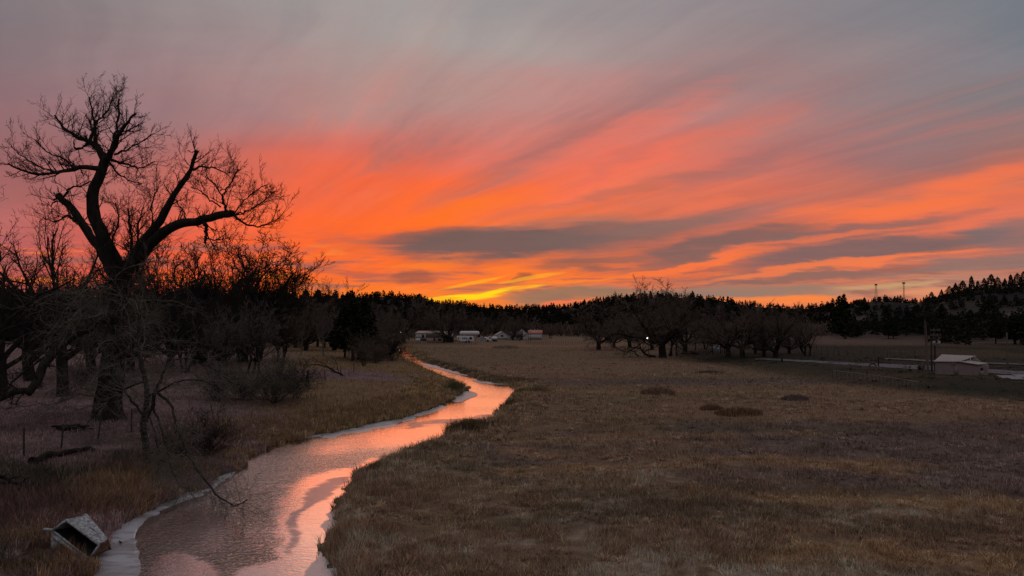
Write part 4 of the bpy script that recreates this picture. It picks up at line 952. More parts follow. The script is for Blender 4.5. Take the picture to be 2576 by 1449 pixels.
# along the skyline, one by one
SEC0 = [(640, 880, 'small black pine on the skyline behind the slender pointed bare trees'), (880, 1090, 'small black pine on the skyline of the left hill'),
       (1090, 1290, 'small black pine on the slope below the yellow streak of sunset'), (1290, 1480, 'small black pine on the low saddle above the red roof'),
       (1480, 1620, 'black pine on the skyline left of the tallest grove tree'), (1620, 1840, 'black pine on the rounded hilltop behind the grove'),
       (1840, 2110, 'small black pine on the low skyline right of the rounded hilltop'), (2110, 2290, 'black pine on the skyline around the two towers'),
       (2290, 2420, 'pine on the skyline between towers and right hill')]
LM = [(640,700,'small black pine on the skyline left of the slender pointed bare trees'),(700,760,'small black pine on the skyline among the tallest slender bare trees'),(760,830,'small black pine on the skyline right of the tallest slender bare trees'),(830,880,'small black pine on the skyline where the left wood meets the hill'),
 (880,940,'small black pine at the left start of the low left hill skyline'),(940,985,'small black pine just left of the top of the left hill'),(985,1030,'small black pine on the very top of the left hill'),(1030,1090,'small black pine just right of the top of the left hill'),
 (1090,1140,'small black pine just below the left end of the yellow streak'),(1140,1200,'small black pine below the middle of the yellow streak'),(1200,1250,'small black pine below the right end of the yellow streak'),(1250,1300,'small black pine on the saddle above the tank truck and barn'),
 (1300,1370,'small black pine on the saddle straight above the red roof'),(1370,1430,'small black pine on the lowest part of the saddle'),(1430,1480,'small black pine at the right end of the saddle'),(1480,1550,'black pine on the rise above the lone stout grove tree'),
 (1550,1620,'black pine on the skyline just left of the tallest grove tree'),(1620,1700,'black pine on the skyline behind the crown of the tallest grove tree'),(1700,1770,'black pine on the hilltop just right of the tallest grove tree'),(1770,1840,'black pine on the hill shoulder above the small white board'),
 (1840,1900,'small black pine on the falling skyline right of the white board'),(1900,1970,'small black pine on the low skyline above the broadest row tree'),(1970,2040,'small black pine on the low skyline above the right end of the row'),(2040,2110,'small black pine on the low skyline just before the right hill rises'),
 (2110,2200,'black pine on the skyline left of the left tower'),(2200,2290,'black pine on the skyline between and under the two towers')]
SEC = LM + [(2290, 2420, 'pine on the skyline between the right tower and the right crest')]
cnt = 0; ORD = 'first second third fourth fifth sixth seventh eighth ninth tenth eleventh twelfth thirteenth fourteenth fifteenth sixteenth seventeenth eighteenth nineteenth twentieth'.split()
def order_labels(items):
    by = {}
    for px, o in items: by.setdefault(o['label'], []).append((px, o))
    for lb, l in by.items():
        if len(l) < 2: continue
        rest = lb.split('pine ', 1)[1]
        for i, (px, o) in enumerate(sorted(l, key=lambda q: q[0])): o['label'] = ORD[min(i, 19)] + ' pine from left ' + rest
ITEMS = []
for a, b, lb in SEC:
    x = a
    while x < b and cnt < 262:
        rd = np.interp(x, HT[:, 0], HT[:, 2]); Y = rd * rng.uniform(.955, 1.0); P = onY(x, Y)
        hp = rng.uniform(6, 13) * (1.0 if x < 1480 else 1.15) * (1.35 if rng.uniform() < .15 else 1)
        po = pine(P[0], P[1], hp * Y / FPX, False, lb, 'pines along the skyline', w=rng.uniform(.75, 1.25)); cnt += 1; ITEMS.append((x, po))
        x += rng.uniform(3.5, 10) if x > 880 else rng.uniform(6, 14)
RH = [(2424,36,'pointed pine at the left foot of the right hill crest'),(2446,44,'broad dark pine on the crest, left of the pair of tall ones'),(2462,30,'small pine wedged between broad crest pines'),(2478,34,'rounded pine near the middle of the right crest'),
      (2496,42,'broad open pine in the middle of the right crest'),(2512,34,'pine just right of the broad open crest pine'),(2530,30,'short pine on the right part of the crest'),(2545,38,'slim pine near the right end of the crest'),(2562,40,'broad pine near the right end of the crest'),(2578,44,'last pine of the crest at the edge of the photo'),
      (2390,30,'pine where the skyline starts rising to the right crest'),(2405,34,'second pine where the skyline starts rising to the right crest'),(2370,26,'round pine right of the right tower'),(2345,24,'small round pine right of the right tower')]
for px, hp, lb in RH:
    Y = np.interp(px, HT[:, 0], HT[:, 2]) * .97; P = onY(px, Y); pine(P[0], P[1], hp * Y / FPX, True, lb, 'pines on the right crest', True, rng.uniform(1.1, 1.5), 'needle2')
for px, Y, hp, lb in [(888,128,95,'dark pine left of the pair by the creek head'),(915,133,100,'dark full pine behind the creek-side shrubs'),(868,136,80,'shorter dark pine left of the pair by the creek head'),
                      (712,190,150,'dark pine top showing between slender pointed trees, left'),(768,190,150,'dark pine top showing between slender pointed trees, right'),(800,186,140,'dark pine right of the slender pointed trees'),(640,180,150,'dark pine behind the round bare tree')]:
    P = onY(px, Y); pine(P[0], P[1], {128:atY(px,757,Y)[2],133:atY(px,752,Y)[2],136:atY(px,775,Y)[2]}.get(Y, atY(px, 735 + rng.uniform(-4, 6), Y)[2]) - P[2], True, lb, 'dark pines in the left wood', True, 1.25)
# the nearer pines dotted over the right hill
nh = 0
for i_ in range(400):
    if nh >= 24: break
    px = rng.uniform(2120, 2620); ft = np.interp(px, HT[:, 0], HT[:, 1]); rd = np.interp(px, HT[:, 0], HT[:, 2]); Y = ft + (rd - ft) * rng.uniform(.05, .45)
    P = onY(px, Y)
    if fbm(np.array([P[0]]), np.array([P[1]]), .03, 3, 88)[0] < .47: continue
    po = pine(P[0], P[1], rng.uniform(3.5, 7), True, ['dark pine scattered low on the right hill, left of the nest pole', 'dark pine scattered low on the right hill, above the small mauve shed', 'dark pine scattered low on the right hill, near the single pale pole'][0 if px < 2325 else 1 if px < 2480 else 2], 'pines on the lower right slope', True, rng.uniform(1.3, 2.0), 'needle2'); nh += 1; ITEMS.append((px, po))
order_labels(ITEMS)
# the rest of the forest, one mass
F = []; LOW = [pine_mesh(60 + i, 10, 46, .24, cs=1.5, simple=True)[1] for i in range(5)]
def forest(n, x0, x1, t0, t1, hs, dens, seed):
    out = []; px = rng.uniform(x0, x1, n); ft = np.interp(px, HT[:, 0], HT[:, 1]); rd = np.interp(px, HT[:, 0], HT[:, 2])
    Y = ft + (rd - ft) * rng.uniform(t0, t1, n); x = (px - CX) / FPX * Y * cp; z = hgt(x, Y)
    k = fbm(x, Y, .02 if x0 < 1000 else .06, 3, seed) > dens; x, Y, z = x[k], Y[k], z[k]
    for i in range(len(x)):
        v, f = LOW[i % 5][0]; s = hs * rng.uniform(.6, 1.3) / 10; a = rng.uniform(0, 6.28); c_, s_ = math.cos(a) * s * 1.3, math.sin(a) * s * 1.3
        out.append((np.stack([v[:, 0] * c_ - v[:, 1] * s_ + x[i], v[:, 0] * s_ + v[:, 1] * c_ + Y[i], v[:, 2] * s + z[i]], -1), f))
    return out
F = forest(4200, -100, 2130, .02, .985, 5.2, .0, 5); F2 = forest(1900, 2080, 2700, .10, .98, 2.7, .50, 7) + forest(600, 2060, 2450, .0, .5, 2.3, .50, 9) + forest(900, 2330, 2720, .0, .95, 2.2, .47, 11)
tag(build('pine_forest', F, M['needle']), 'black pine forest covering the long hillsides behind the farm and grove', 'forest', kind='stuff')
tag(build('pine_forest', F2, M['needle2']), 'dark scrubby pines covering the rough right hill', 'forest', kind='stuff')
B_ = []
for i_ in range(1500):
    px = rng.uniform(300, 2080); Y = np.interp(px, HT[:, 0], HT[:, 1]) * rng.uniform(.93, 1.15); P = onY(px, Y); 
    if Y < 240 and px > 900: continue
    s = rng.uniform(2.2, 4.6); n = 10; c = np.array(P) + np.stack([rng.normal(0, s * .5, n), rng.normal(0, s * .5, n), rng.uniform(.1, 1, n) * s], -1)
    u = norm(rng.normal(0, 1, (n, 3)) * [.6, .6, 1.2]) * s * .35; w = norm(np.cross(u, [.3, 1, .1])) * .16
    B_.append((np.stack([c - u - w, c - u + w, c + u + w * .4, c + u - w * .4], 1).reshape(-1, 3), np.arange(n * 4).reshape(-1, 4)))
tag(build('scrub', B_, M['twigfar']), 'brown leafless scrub along the foot of the hills', 'scrub', kind='stuff')
# sandstone outcrops near the right crest
for px, tt, w_, h_, lb in [(2470,.78,3.4,1.1,'pale sandstone ledge below the right crest, left part'),(2540,.80,4.2,1.3,'pale sandstone ledge below the right crest, right part'),(2300,.6,3,1.0,'lone sandstone outcrop on the slope below the right tower'),(2195,.72,1.8,2.0,'narrow pale rock face below the left tower')]:
    ft = np.interp(px, HT[:, 0], HT[:, 1]); rd = np.interp(px, HT[:, 0], HT[:, 2]); P = onY(px, ft + (rd - ft) * tt)
    nx, nz = 26, 10; gx_, gz_ = np.meshgrid(np.linspace(-1, 1, nx), np.linspace(-.6, 1, nz))
    fr = fbm(gx_ * 6 + px, gz_ * 3, 1.2, 4, 7); yy_ = -2.0 * np.sqrt(np.clip(1.2 - gx_ ** 2, 0, 2)) - fr * 2.2 + (gz_ > .9) * 2; zz_ = gz_ * h_ * (1 + .5 * (fbm(gx_ * 3, gx_ * 0 + px, 1, 3, 9) - .5)) * np.sqrt(np.clip(1.02 - gx_ ** 2, .02, 1))
    i = np.arange(nz - 1)[:, None] * nx; j = np.arange(nx - 1)[None]
    o = build('rock_outcrop', [(np.stack([gx_ * w_, yy_, zz_], -1).reshape(-1, 3), np.stack([i + j, i + j + 1, i + nx + j + 1, i + nx + j], -1).reshape(-1, 4))], M['rock']); o.location = P
    tag(o, lb, 'rock', 'sandstone outcrops on the right hill')

# ------------------------------------------------------------------ buildings
def span(pl, pr, pb):
    c = gt((pl + pr) / 2, pb); w = (pr - pl) / FPX * c[1]; return c, w
def window(parent, x0, x1, z0, z1, y=-.0, frame='dark'):
    t = .06; f = MB(); f.box(x0, x1, y - .05, y - .003, z1 - t, z1).box(x0, x1, y - .05, y - .003, z0, z0 + t).box(x0, x0 + t, y - .05, y - .003, z0 + t, z1 - t).box(x1 - t, x1, y - .05, y - .003, z0 + t, z1 - t)
    fo = f.build('window', M['white' if frame == 'white' else 'darkwood'], parent); MB().box(x0 + t, x1 - t, y - .035, y - .004, z0 + t, z1 - t).build('pane', M['dark'], fo); return fo
def house(name, c, w, d, he, hr, rz, label, wall='siding', roof='roofgrey', axis='x', skirt=0, wins=(), door=None, over=.25, grp=None, cat='house'):
    t = empty(name, c, rz, label, cat, grp); x0, x1 = -w / 2, w / 2
    if axis == 'x':   # ridge runs along the width, gables at the ends
        m = MB().prism([(x0, 0, skirt), (x0, 0, he), (x0, d / 2, hr), (x0, d, he), (x0, d, skirt)], (w, 0, 0)); m.build('wall', M[wall], t)
        q = .09; sl = (hr - he) / (d / 2); o = over
        MB().hexa([(x0 - o, -o, he - o * sl + .01), (x1 + o, -o, he - o * sl + .01), (x1 + o, d / 2, hr + .01), (x0 - o, d / 2, hr + .01)] + [(x0 - o, -o, he - o * sl + q), (x1 + o, -o, he - o * sl + q), (x1 + o, d / 2, hr + q), (x0 - o, d / 2, hr + q)]).hexa(
            [(x0 - o, d / 2, hr + .01), (x1 + o, d / 2, hr + .01), (x1 + o, d + o, he - o * sl + .01), (x0 - o, d + o, he - o * sl + .01)] + [(x0 - o, d / 2, hr + q), (x1 + o, d / 2, hr + q), (x1 + o, d + o, he - o * sl + q), (x0 - o, d + o, he - o * sl + q)]).build('roof', M[roof], t)
    else:             # gable faces the viewer
        m = MB().prism([(x0, 0, skirt), (x1, 0, skirt), (x1, 0, he), (0, 0, hr), (x0, 0, he)], (0, d, 0)); m.build('wall', M[wall], t)
        q = .1; sl = (hr - he) / (w / 2); o = over
        MB().hexa([(x0 - o, -o, he - o * sl + .01), (0, -o, hr + .01), (0, d + o, hr + .01), (x0 - o, d + o, he - o * sl + .01), (x0 - o, -o, he - o * sl + q), (0, -o, hr + q), (0, d + o, hr + q), (x0 - o, d + o, he - o * sl + q)]).hexa(
            [(0, -o, hr + .01), (x1 + o, -o, he - o * sl + .01), (x1 + o, d + o, he - o * sl + .01), (0, d + o, hr + .01), (0, -o, hr + q), (x1 + o, -o, he - o * sl + q), (x1 + o, d + o, he - o * sl + q), (0, d + o, hr + q)]).build('roof', M[roof], t)
    if skirt: MB().box(x0 + .05, x1 - .05, .05, d - .05, -.5, skirt).build('skirting', M['skirt'], t)
    for a in wins: window(t, *a)
    if door: dd = MB().box(door[0], door[0] + .9, -.06, -.003, skirt, skirt + 2.0).build('door', M[door[1]], t); MB().box(door[0] + .75, door[0] + .82, -.12, -.06, skirt + 1, skirt + 1.06).build('handle', M['steel'], dd)
    return t
FB = 'farm buildings beyond the meadow'
c, w = span(1052, 1116, 858)
house('mobile_home', (c[0], c[1], c[2]), 11.5, 4.6, 2.55, 3.2, math.radians(-24), 'long pale mobile home with black skirting and low pinkish roof', skirt=.55, wins=[(-3.4, -2.6, 1.0, 2.1), (.6, 1.5, 1.2, 2.0), (3.6, 4.4, 1.2, 2.0)], door=(2.3, 'cream'), grp=FB)
c, w = span(1077, 1119, 862)
house('small_house', c, 5.8, 4.0, 1.7, 2.4, math.radians(8), 'low cream shed-like house in front of the mobile home', 'cream', 'roofdark', 'x', wins=[(-.9, -.3, .6, 1.3), (.4, 1.5, .6, 1.2)], door=(1.9, 'darkwood'), grp=FB)
c, w = span(1248, 1279, 853.5)
house('barn', c, w, 7, 1.35, 2.6, math.radians(6), 'white gabled barn right of the tank truck', 'siding', 'roofgrey', 'y', skirt=.3, wins=[(-.5, .4, .9, 1.5)], grp=FB, cat='barn')
c, w = span(1281, 1314, 855)
house('farmhouse', c, w, 7, 1.6, 2.7, 0, 'low farmhouse with dark brown roof between the white barn and the stairs', 'siding', 'roofdark', 'x', wins=[(.3, 1.3, .5, 1.2), (-1.8, -1.1, .5, 1.2)], door=(1.5, 'darkwood'), grp=FB)
c, w = span(1297, 1330, 855); c = (c[0], c[1] + 7.5, c[2])
wh = house('farmhouse', c, w * 1.02, 8, 1.7, 3.6, 0, 'tall white gabled farmhouse behind the outside stairs', 'white', 'roofdark', 'y', wins=[(-.4, .4, 2.1, 2.8)], grp=FB)
c, w = span(1330, 1362, 854)
rb = house('farm_shed', c, w * 1.0, 8, 2.1, 3.1, math.radians(-3), 'white farm shed with a red metal roof', 'white', 'roofred', 'x', skirt=.25, over=.35, grp=FB, cat='shed')
for x in (-1.6, -.3, .9): MB().tube([(x, 4, 3.1), (x, 4, 3.55)], .12, 8).build('roof_vent', M['white'], rb)
st = empty('outside_stairs', gt(1316, 858), 0, 'dark wooden stairs and deck beside the white gabled farmhouse', 'stairs')
m = MB()
for i in range(7): m.box(-1.2 + i * .28, -.85 + i * .28, 0, 1.1, .2 + i * .28, .26 + i * .28)
m.bar((-1.3, 0, .1), (.9, 0, 2.2), .08, .2).bar((-1.3, 1.1, .1), (.9, 1.1, 2.2), .08, .2); m.build('stair_flight', M['darkwood'], st)
m = MB().box(.8, 2.6, 0, 1.5, 2.15, 2.25)
for x in (.9, 1.7, 2.5): m.box(x, x + .1, 0, .1, 0, 3.1)
m.box(.8, 2.6, .02, .08, 3.0, 3.1).build('deck', M['wood'], st)
MB().bar((-1.3, -.05, 1.0), (.9, -.05, 3.1), .06).build('handrail', M['wood'], st)
# tanks
def tank(c, L, r, z, rz, label, legs=True, group=None, domes=False):
    t = empty('tank', c, rz, label, 'tank', group); k = 9; a = np.linspace(0, math.pi / 2, k)
    xs_ = np.r_[-L / 2 + r - r * np.cos(a[::1]) * 1.0, L / 2 - r + r * np.cos(a[::-1])]; rs = np.r_[r * np.sin(a), r * np.sin(a[::-1])]; rs[0] = rs[-1] = .01
    MB().tube([(x, 0, z + r) for x in xs_], rs, 20, False).build('tank_body', M['white'], t, True)
    for x in (-L * .3, L * .3): MB().box(x - .12, x + .12, -r * .8, r * .8, -.2, z + r * .35).build('support', M['steel'], t)
    if domes: MB().tube([(0, 0, z + 2 * r - .05), (0, 0, z + 2 * r + .16)], .18, 10).build('dome', M['white'], t)
    return t
c = gt(1179, 858); tank((c[0], c[1] + 5, c[2]), 6.7, .72, 1.75, 0, 'large white cylindrical tank lying above the white trailer')
c = gt(1051.5, 861.5); tank(c, 1.5, .36, .45, .1, 'small white propane tank in front of the mobile home', domes=True)
# fifth-wheel trailer
c = gt(1171, 862.5); tr = empty('travel_trailer', c, math.radians(6), 'white travel trailer with four dark windows below the large white tank', 'trailer')
MB().prism([(-2.55, 0, .95), (-2.55, 0, 2.0), (-2.2, 0, 2.05), (-1.0, 0, 2.0), (2.4, 0, 2.0), (2.5, 0, 1.9), (2.5, 0, .45), (-1.7, 0, .45), (-1.8, 0, .95)], (0, 2.3, 0)).build('body', M['white'], tr)
for x in (-2.3, -1.0, -.45, .1): window(tr, x, x + .36, 1.15, 1.55)
window(tr, 1.15, 1.95, 1.0, 1.75); MB().box(.68, 1.02, -.05, -.003, .6, 1.8).build('door', M['siding'], tr)
for x in (.2, 1.1): MB().tube([(x, -.03, .35), (x, .25, .35)], .33, 12).build('wheel', M['dark'], tr)
MB().box(-2.0, 2.2, .3, 2.0, .3, .45).box(-1.9, -1.8, .4, .5, -.1, .95).build('chassis', M['skirt'], tr)
# tank truck
c = gt(1237, 859.5); tt = empty('tank_truck', c, math.radians(4), 'white tank truck with a rounded bonnet facing left', 'truck')
MB().prism([(-1.75, 0, .4), (-1.75, 0, .85), (-1.2, 0, 1.05), (-.95, 0, 1.5), (-.1, 0, 1.5), (-.1, 0, .4)], (0, 1.9, 0)).build('cab', M['white'], tt)
window(tt, -.8, -.3, 1.05, 1.4)
k = np.linspace(0, math.pi / 2, 6); MB().tube([(x, .95, 1.05) for x in np.r_[0.45 - .45 * np.cos(k), 1.5 + .3 * np.cos(k[::-1])]], np.r_[.55 * np.sin(k) + .02, .55 * np.sin(k[::-1]) + .02], 16, False).build('tank_body', M['white'], tt, True)
MB().box(-1.6, 1.8, .5, 1.4, .35, .5).build('chassis', M['skirt'], tt)
for x in (-1.25, .7, 1.35): MB().tube([(x, -.02, .33), (x, .25, .33)], .33, 14).build('wheel', M['dark'], tt)
MB().box(-1.79, -1.752, .2, .5, .55, .7).build('headlight', M['steel'], tt)
# small sheds
c = gt(1131, 862); house('garden_shed', c, 2.2, 2.5, 1.7, 2.1, 0, 'very dark green shed at the foot of the large spreading tree', 'green', 'roofdark', 'x', door=(-.4, 'dark'), grp=FB, cat='shed')
c = gt(1214, 862); gs = house('garden_shed', c, 1.7, 1.8, 1.35, 1.75, .1, 'tiny shed with pale vertical stripes right of the trailer', 'siding', 'roofgrey', 'y', grp=FB, cat='shed')
m = MB()
for i in range(4): m.box(-.6 + i * .34, -.48 + i * .34, -.03, -.003, .15, 1.3)
m.build('slats', M['darkwood'], gs)
c = gt(1223, 859); pk = empty('pickup_truck', c, .3, 'red vehicle with white top between tiny shed and tank truck', 'vehicle')
MB().prism([(-.7, 0, .35), (-.7, 0, .9), (-.4, 0, .95), (.7, 0, .95), (.7, 0, .35)], (0, 1.6, 0)).build('body', M['red'], pk); MB().prism([(-.35, .1, .952), (-.2, .1, 1.4), (.5, .1, 1.4), (.65, .1, .952)], (0, 1.4, 0)).build('cab_top', M['white'], pk)
for x in (-.45, .45): MB().tube([(x, -.03, .28), (x, .2, .28)], .28, 10).build('wheel', M['dark'], pk)
for px, w_, h_, lb in [(1108,.5,.7,'small white appliance in the yard left of the dark green shed'),(1146,1.4,.5,'low pale woodpile right of the dark green shed'),(1394,.6,.3,'small white trough in the yard right of the red roof'),(1120,.8,.5,'pale rounded drum in front of the small house')]:
    c = gt(px, 859); m = MB()
    if 'drum' in lb: m.tube([(0, 0, 0), (0, 0, .06), (0, 0, h_ + .2), (0, 0, h_ + .25)], [.36, .4, .4, .34], 12)
    elif 'woodpile' in lb:
        for i in range(9): m.tube([(-.6 + (i % 5) * .28 + (i // 5) * .14, 0, .14 + (i // 5) * .24), (-.6 + (i % 5) * .28 + (i // 5) * .14, 1.2, .14 + (i // 5) * .24)], .13, 7)
    else: m.box(-w_ / 2, w_ / 2, 0, .5, .05, h_).box(-w_ / 2 - .03, w_ / 2 + .03, -.03, .53, h_ + .002, h_ + .05).box(-w_ / 2, -w_ / 2 + .08, 0, .5, -.1, .048).box(w_ / 2 - .08, w_ / 2, 0, .5, -.1, .048)
    o = m.build({'drum': 'barrel', 'wood': 'woodpile'}.get('drum' if 'drum' in lb else 'wood' if 'woodpile' in lb else '', 'trough' if 'trough' in lb else 'appliance'), M['siding' if 'wood' not in lb else 'wood']); o.location = c
    tag(o, lb, {'barrel': 'drum'}.get(o.name, o.name.split('.')[0]))
# poles
def pole(px, pb, pt, r, label, mt='wood', lean=0, arms=(), trans=(), name='utility_pole', cat='pole', loc=None, grp=None):
    b = loc or gt(px, pb); H = atY(px, pt, b[1])[2] - b[2]; t = empty(name, b, 0, label, cat, grp)
    MB().tube([(0, 0, -.3), (lean * .5, 0, H * .5), (lean, 0, H)], [r, r * .85, r * .7], 10).build('post', M[mt], t, True)
    for z, w in arms:
        z = atY(px, z, b[1])[2] - b[2]; a = MB().box(lean - w / 2, lean + w / 2, -r - .10, -r - .003, z - .045, z + .045).build('crossarm', M['wood'], t)
        m = MB()
        for x in (-.45, -.2, .2, .45): m.tube([(lean + x * w, -r - .05, z + .06), (lean + x * w, -r - .05, z + .2)], [.03, .02], 7)
        m.build('insulators', M['steel'], a)
    for x, z, rr in trans:
        z = atY(px, z, b[1])[2] - b[2]; k = MB().tube([(x, -r - .1, z - .3), (x, -r - .1, z - .28), (x, -r - .1, z + .26), (x, -r - .1, z + .32)], [rr * .8, rr, rr, rr * .6], 14).build('transformer', M['steel'], t, True)
        MB().bar((0, 0, z), (x, -r - .1, z), .05).build('bracket', M['steel'], k)
    return t
np_ = pole(2335, 943, 799, .15, 'tallest wooden pole with a twig nest on its top platform, by the right shed', lean=-.25)
H = atY(2335, 799, np_.location[1])[2] - np_.location[2]
MB().box(-.25 - .45, -.25 + .45, -.45, .45, H + .0, H + .08).build('platform', M['darkwood'], np_)
p, d, L, r = rng.normal(0, 1, (260, 3)) * [.42, .42, .14] + [-.25, 0, H + .28], rng.normal(0, 1, (260, 3)) * [1, 1, .35], rng.uniform(.3, .8, 260), np.full(260, .02)
a, ar = grow(p, d, L, r, 4, .15, (0, 0, 0), .6); build('nest', tubes(a, ar, 3), M['twigdark'], np_)
pole(2344, 934, 857, .12, 'short bare wooden pole between the nest pole and the transformer pole', 'darkwood')
pole(2353, 932, 828, .13, 'wooden pole with two crossarms and two grey transformers', 'darkwood', arms=((831, 1.25), (843, 1.3)), trans=((-.22, 864, .17), (.42, 864, .17)))
pole(2535, 928, 836, .12, 'single pale wooden pole standing right of the small shed')
pole(1217, 850, 824, .09, 'thin pole behind the trailer, left of two in the farmyard', 'wood', loc=onY(1217, 275), grp='poles in the farmyard')
pole(1238, 850, 817, .10, 'taller thin pole behind the tank truck in the farmyard', 'wood', loc=onY(1238, 275), grp='poles in the farmyard')
pole(992, 850, 812, .09, 'thin pole at the left edge of the farmyard, over the creek head', 'wood', loc=onY(992, 262), grp='poles in the farmyard')
def lamp(px, py, Y, label, r=.16):
    b = onY(px, Y); z = atY(px, py, Y)[2]; t = empty('yard_lamp', b, 0, label, 'lamp', 'lit yard lamps')
    MB().tube([(.3, 0, -.3), (.3, 0, z - b[2] + .4)], [.09, .06], 8).build('post', M['wood'], t, True)
    h = MB().bar((.3, 0, z - b[2] + .35), (0, -.15, z - b[2] + .3), .05).tube([(0, -.15, z - b[2] + .12), (0, -.15, z - b[2] + .36)], [.2, .06], 10).build('lamp_head', M['steel'], t)
    a = np.linspace(0, math.pi, 7); MB().tube([(0, -.15, z - b[2] - .04 + .13 * math.cos(q)) for q in a], r * np.sin(a) + .005, 12, False).build('lamp_lens', M['lamp'], h, True)
lamp(1001, 837, 245, 'brightest lit yard lamp left of the mobile home', .15)
lamp(1008, 836, 250, 'fainter lit yard lamp close beside the brightest one', .06)
lamp(1627.5, 850.5, 147, 'single lit yard lamp shining under the grove trees', .09)
# towers
def tower(px, pt, Y, label, w0, w1, head):
    b = onY(px, Y); H = atY(px, pt, Y)[2] - b[2]; t = empty('radio_tower', b, 0, label, 'tower', 'towers on the ridge'); m = MB()
    cs = [(-1, -1), (1, -1), (1, 1), (-1, 1)]; n = 9
    for a, c in cs: m.bar((a * w0, c * w0, -.5), (a * w1, c * w1, H), .06)
    for i in range(n):
        u, v = i / n, (i + 1) / n; W0, W1 = w0 + (w1 - w0) * u, w0 + (w1 - w0) * v
        for q in range(4): a, c = cs[q], cs[(q + 1) % 4]; m.bar((a[0] * W0, a[1] * W0, H * u), (c[0] * W1, c[1] * W1, H * v), .045)
    m.build('lattice', M['towersteel'], t)
    MB().box(-head, head, -head, head, H + .05, H + .35).box(-head * .8, head * .8, -head * .8, head * .8, H + .352, H + .9).build('platform', M['towersteel'], t)
    if w0 < .6: MB().tube([(-.9, 0, H * .42), (-.9, 0, H * .52)], .45, 10).build('dish', M['steel'], t)
tower(2205, 718, 470, 'left tower on the ridge, tapering lattice legs and flat head', 1.1, .3, .7)
tower(2275, 714, 455, 'right tower on the ridge, slim straight mast with flat head', .30, .26, .7)

# right-hand shed
c = gt(2418, 944.5); Yh = c[1]; s = Yh / FPX * 1.14
sh = empty('pump_shed', c, math.radians(-33), 'small mauve block shed with a ribbed tin roof beside the poles', 'shed')
x0, x1, x2 = -50 * s, 33 * s, 50 * s; he = 29 * s; hr = 35 * s
MB().prism([(x0, 0, -.3), (x1, 0, -.3), (x1, 0, he * .80), (x0 + (x1 - x0) * .50, 0, he), (x0, 0, he * .98)], (0, 3.0, 0)).build('wall', M['pinkwall'], sh)
MB().prism([(x1 + .003, .03, -.3), (x2, .55, -.3), (x2, .55, he * .8), (x1 + .003, .03, he * .78)], (0, 2.4, 0)).build('side_room', M['pinkwall'], sh)
def ribbed(pts, name, parent, n=16):
    a, b, c_, d = [np.array(p, float) for p in pts]; vs = []; k = n * 4
    for i in range(k + 1):
        u = i / k; off = np.array([0, 0, .035 if i % 4 in (0,) else 0.0]); vs += [a * (1 - u) + b * u + off, d * (1 - u) + c_ * u + off]
    v = np.array(vs); f = np.array([[2 * i, 2 * i + 2, 2 * i + 3, 2 * i + 1] for i in range(k)]); w = v - [0, 0, .06]
    return build(name, [(v, f), (w, f[:, ::-1])], M['tinroof'], parent)
xm = x0 + (x1 - x0) * .50
ribbed([(x0 - .12, -.15, he * .98 + .05), (xm + .35, -.15, he * 1.0 + .06), (x1 - .25, 3.3, hr + .32), (x0 + .5, 3.3, hr + .40)], 'roof', sh)
ribbed([(xm + .05, -.2, he * 1.0 + .10), (x1 + .1, -.2, he * .80 + .09), (x2 + .12, 1.9, he * .80 + .14), (xm + .9, 1.9, he * 1.02 + .16)], 'roof', sh, 8)
MB().prism([(x1 - .85, 2.2, he * .85), (x1 + .35, 2.2, he * .85), (x1 - .45, 2.2, hr + .26)], (0, .9, 0)).build('gable', M['pinkwall'], sh)
MB().box(-.95, -.5, -.25, -.003, he * .86, he * .88).build('awning', M['tinroof'], sh)
dr = MB().box(-.75, -.30, -.05, -.003, 0, he * .78).build('door', M['pinkwall'], sh); MB().box(-.38, -.34, -.1, -.052, .5, .6).build('handle', M['steel'], dr)
window(sh, x1 + .2, x1 + .45, he * .42, he * .62, y=.16); MB().tube([(.9, 1.6, he), (.9, 1.6, hr + .45)], .035, 8).build('vent_pipe', M['white'], sh)
MB().box(x1 + .12, x1 + .5, .0, .14, 0, he * .4).build('door', M['pinkwall'], sh)
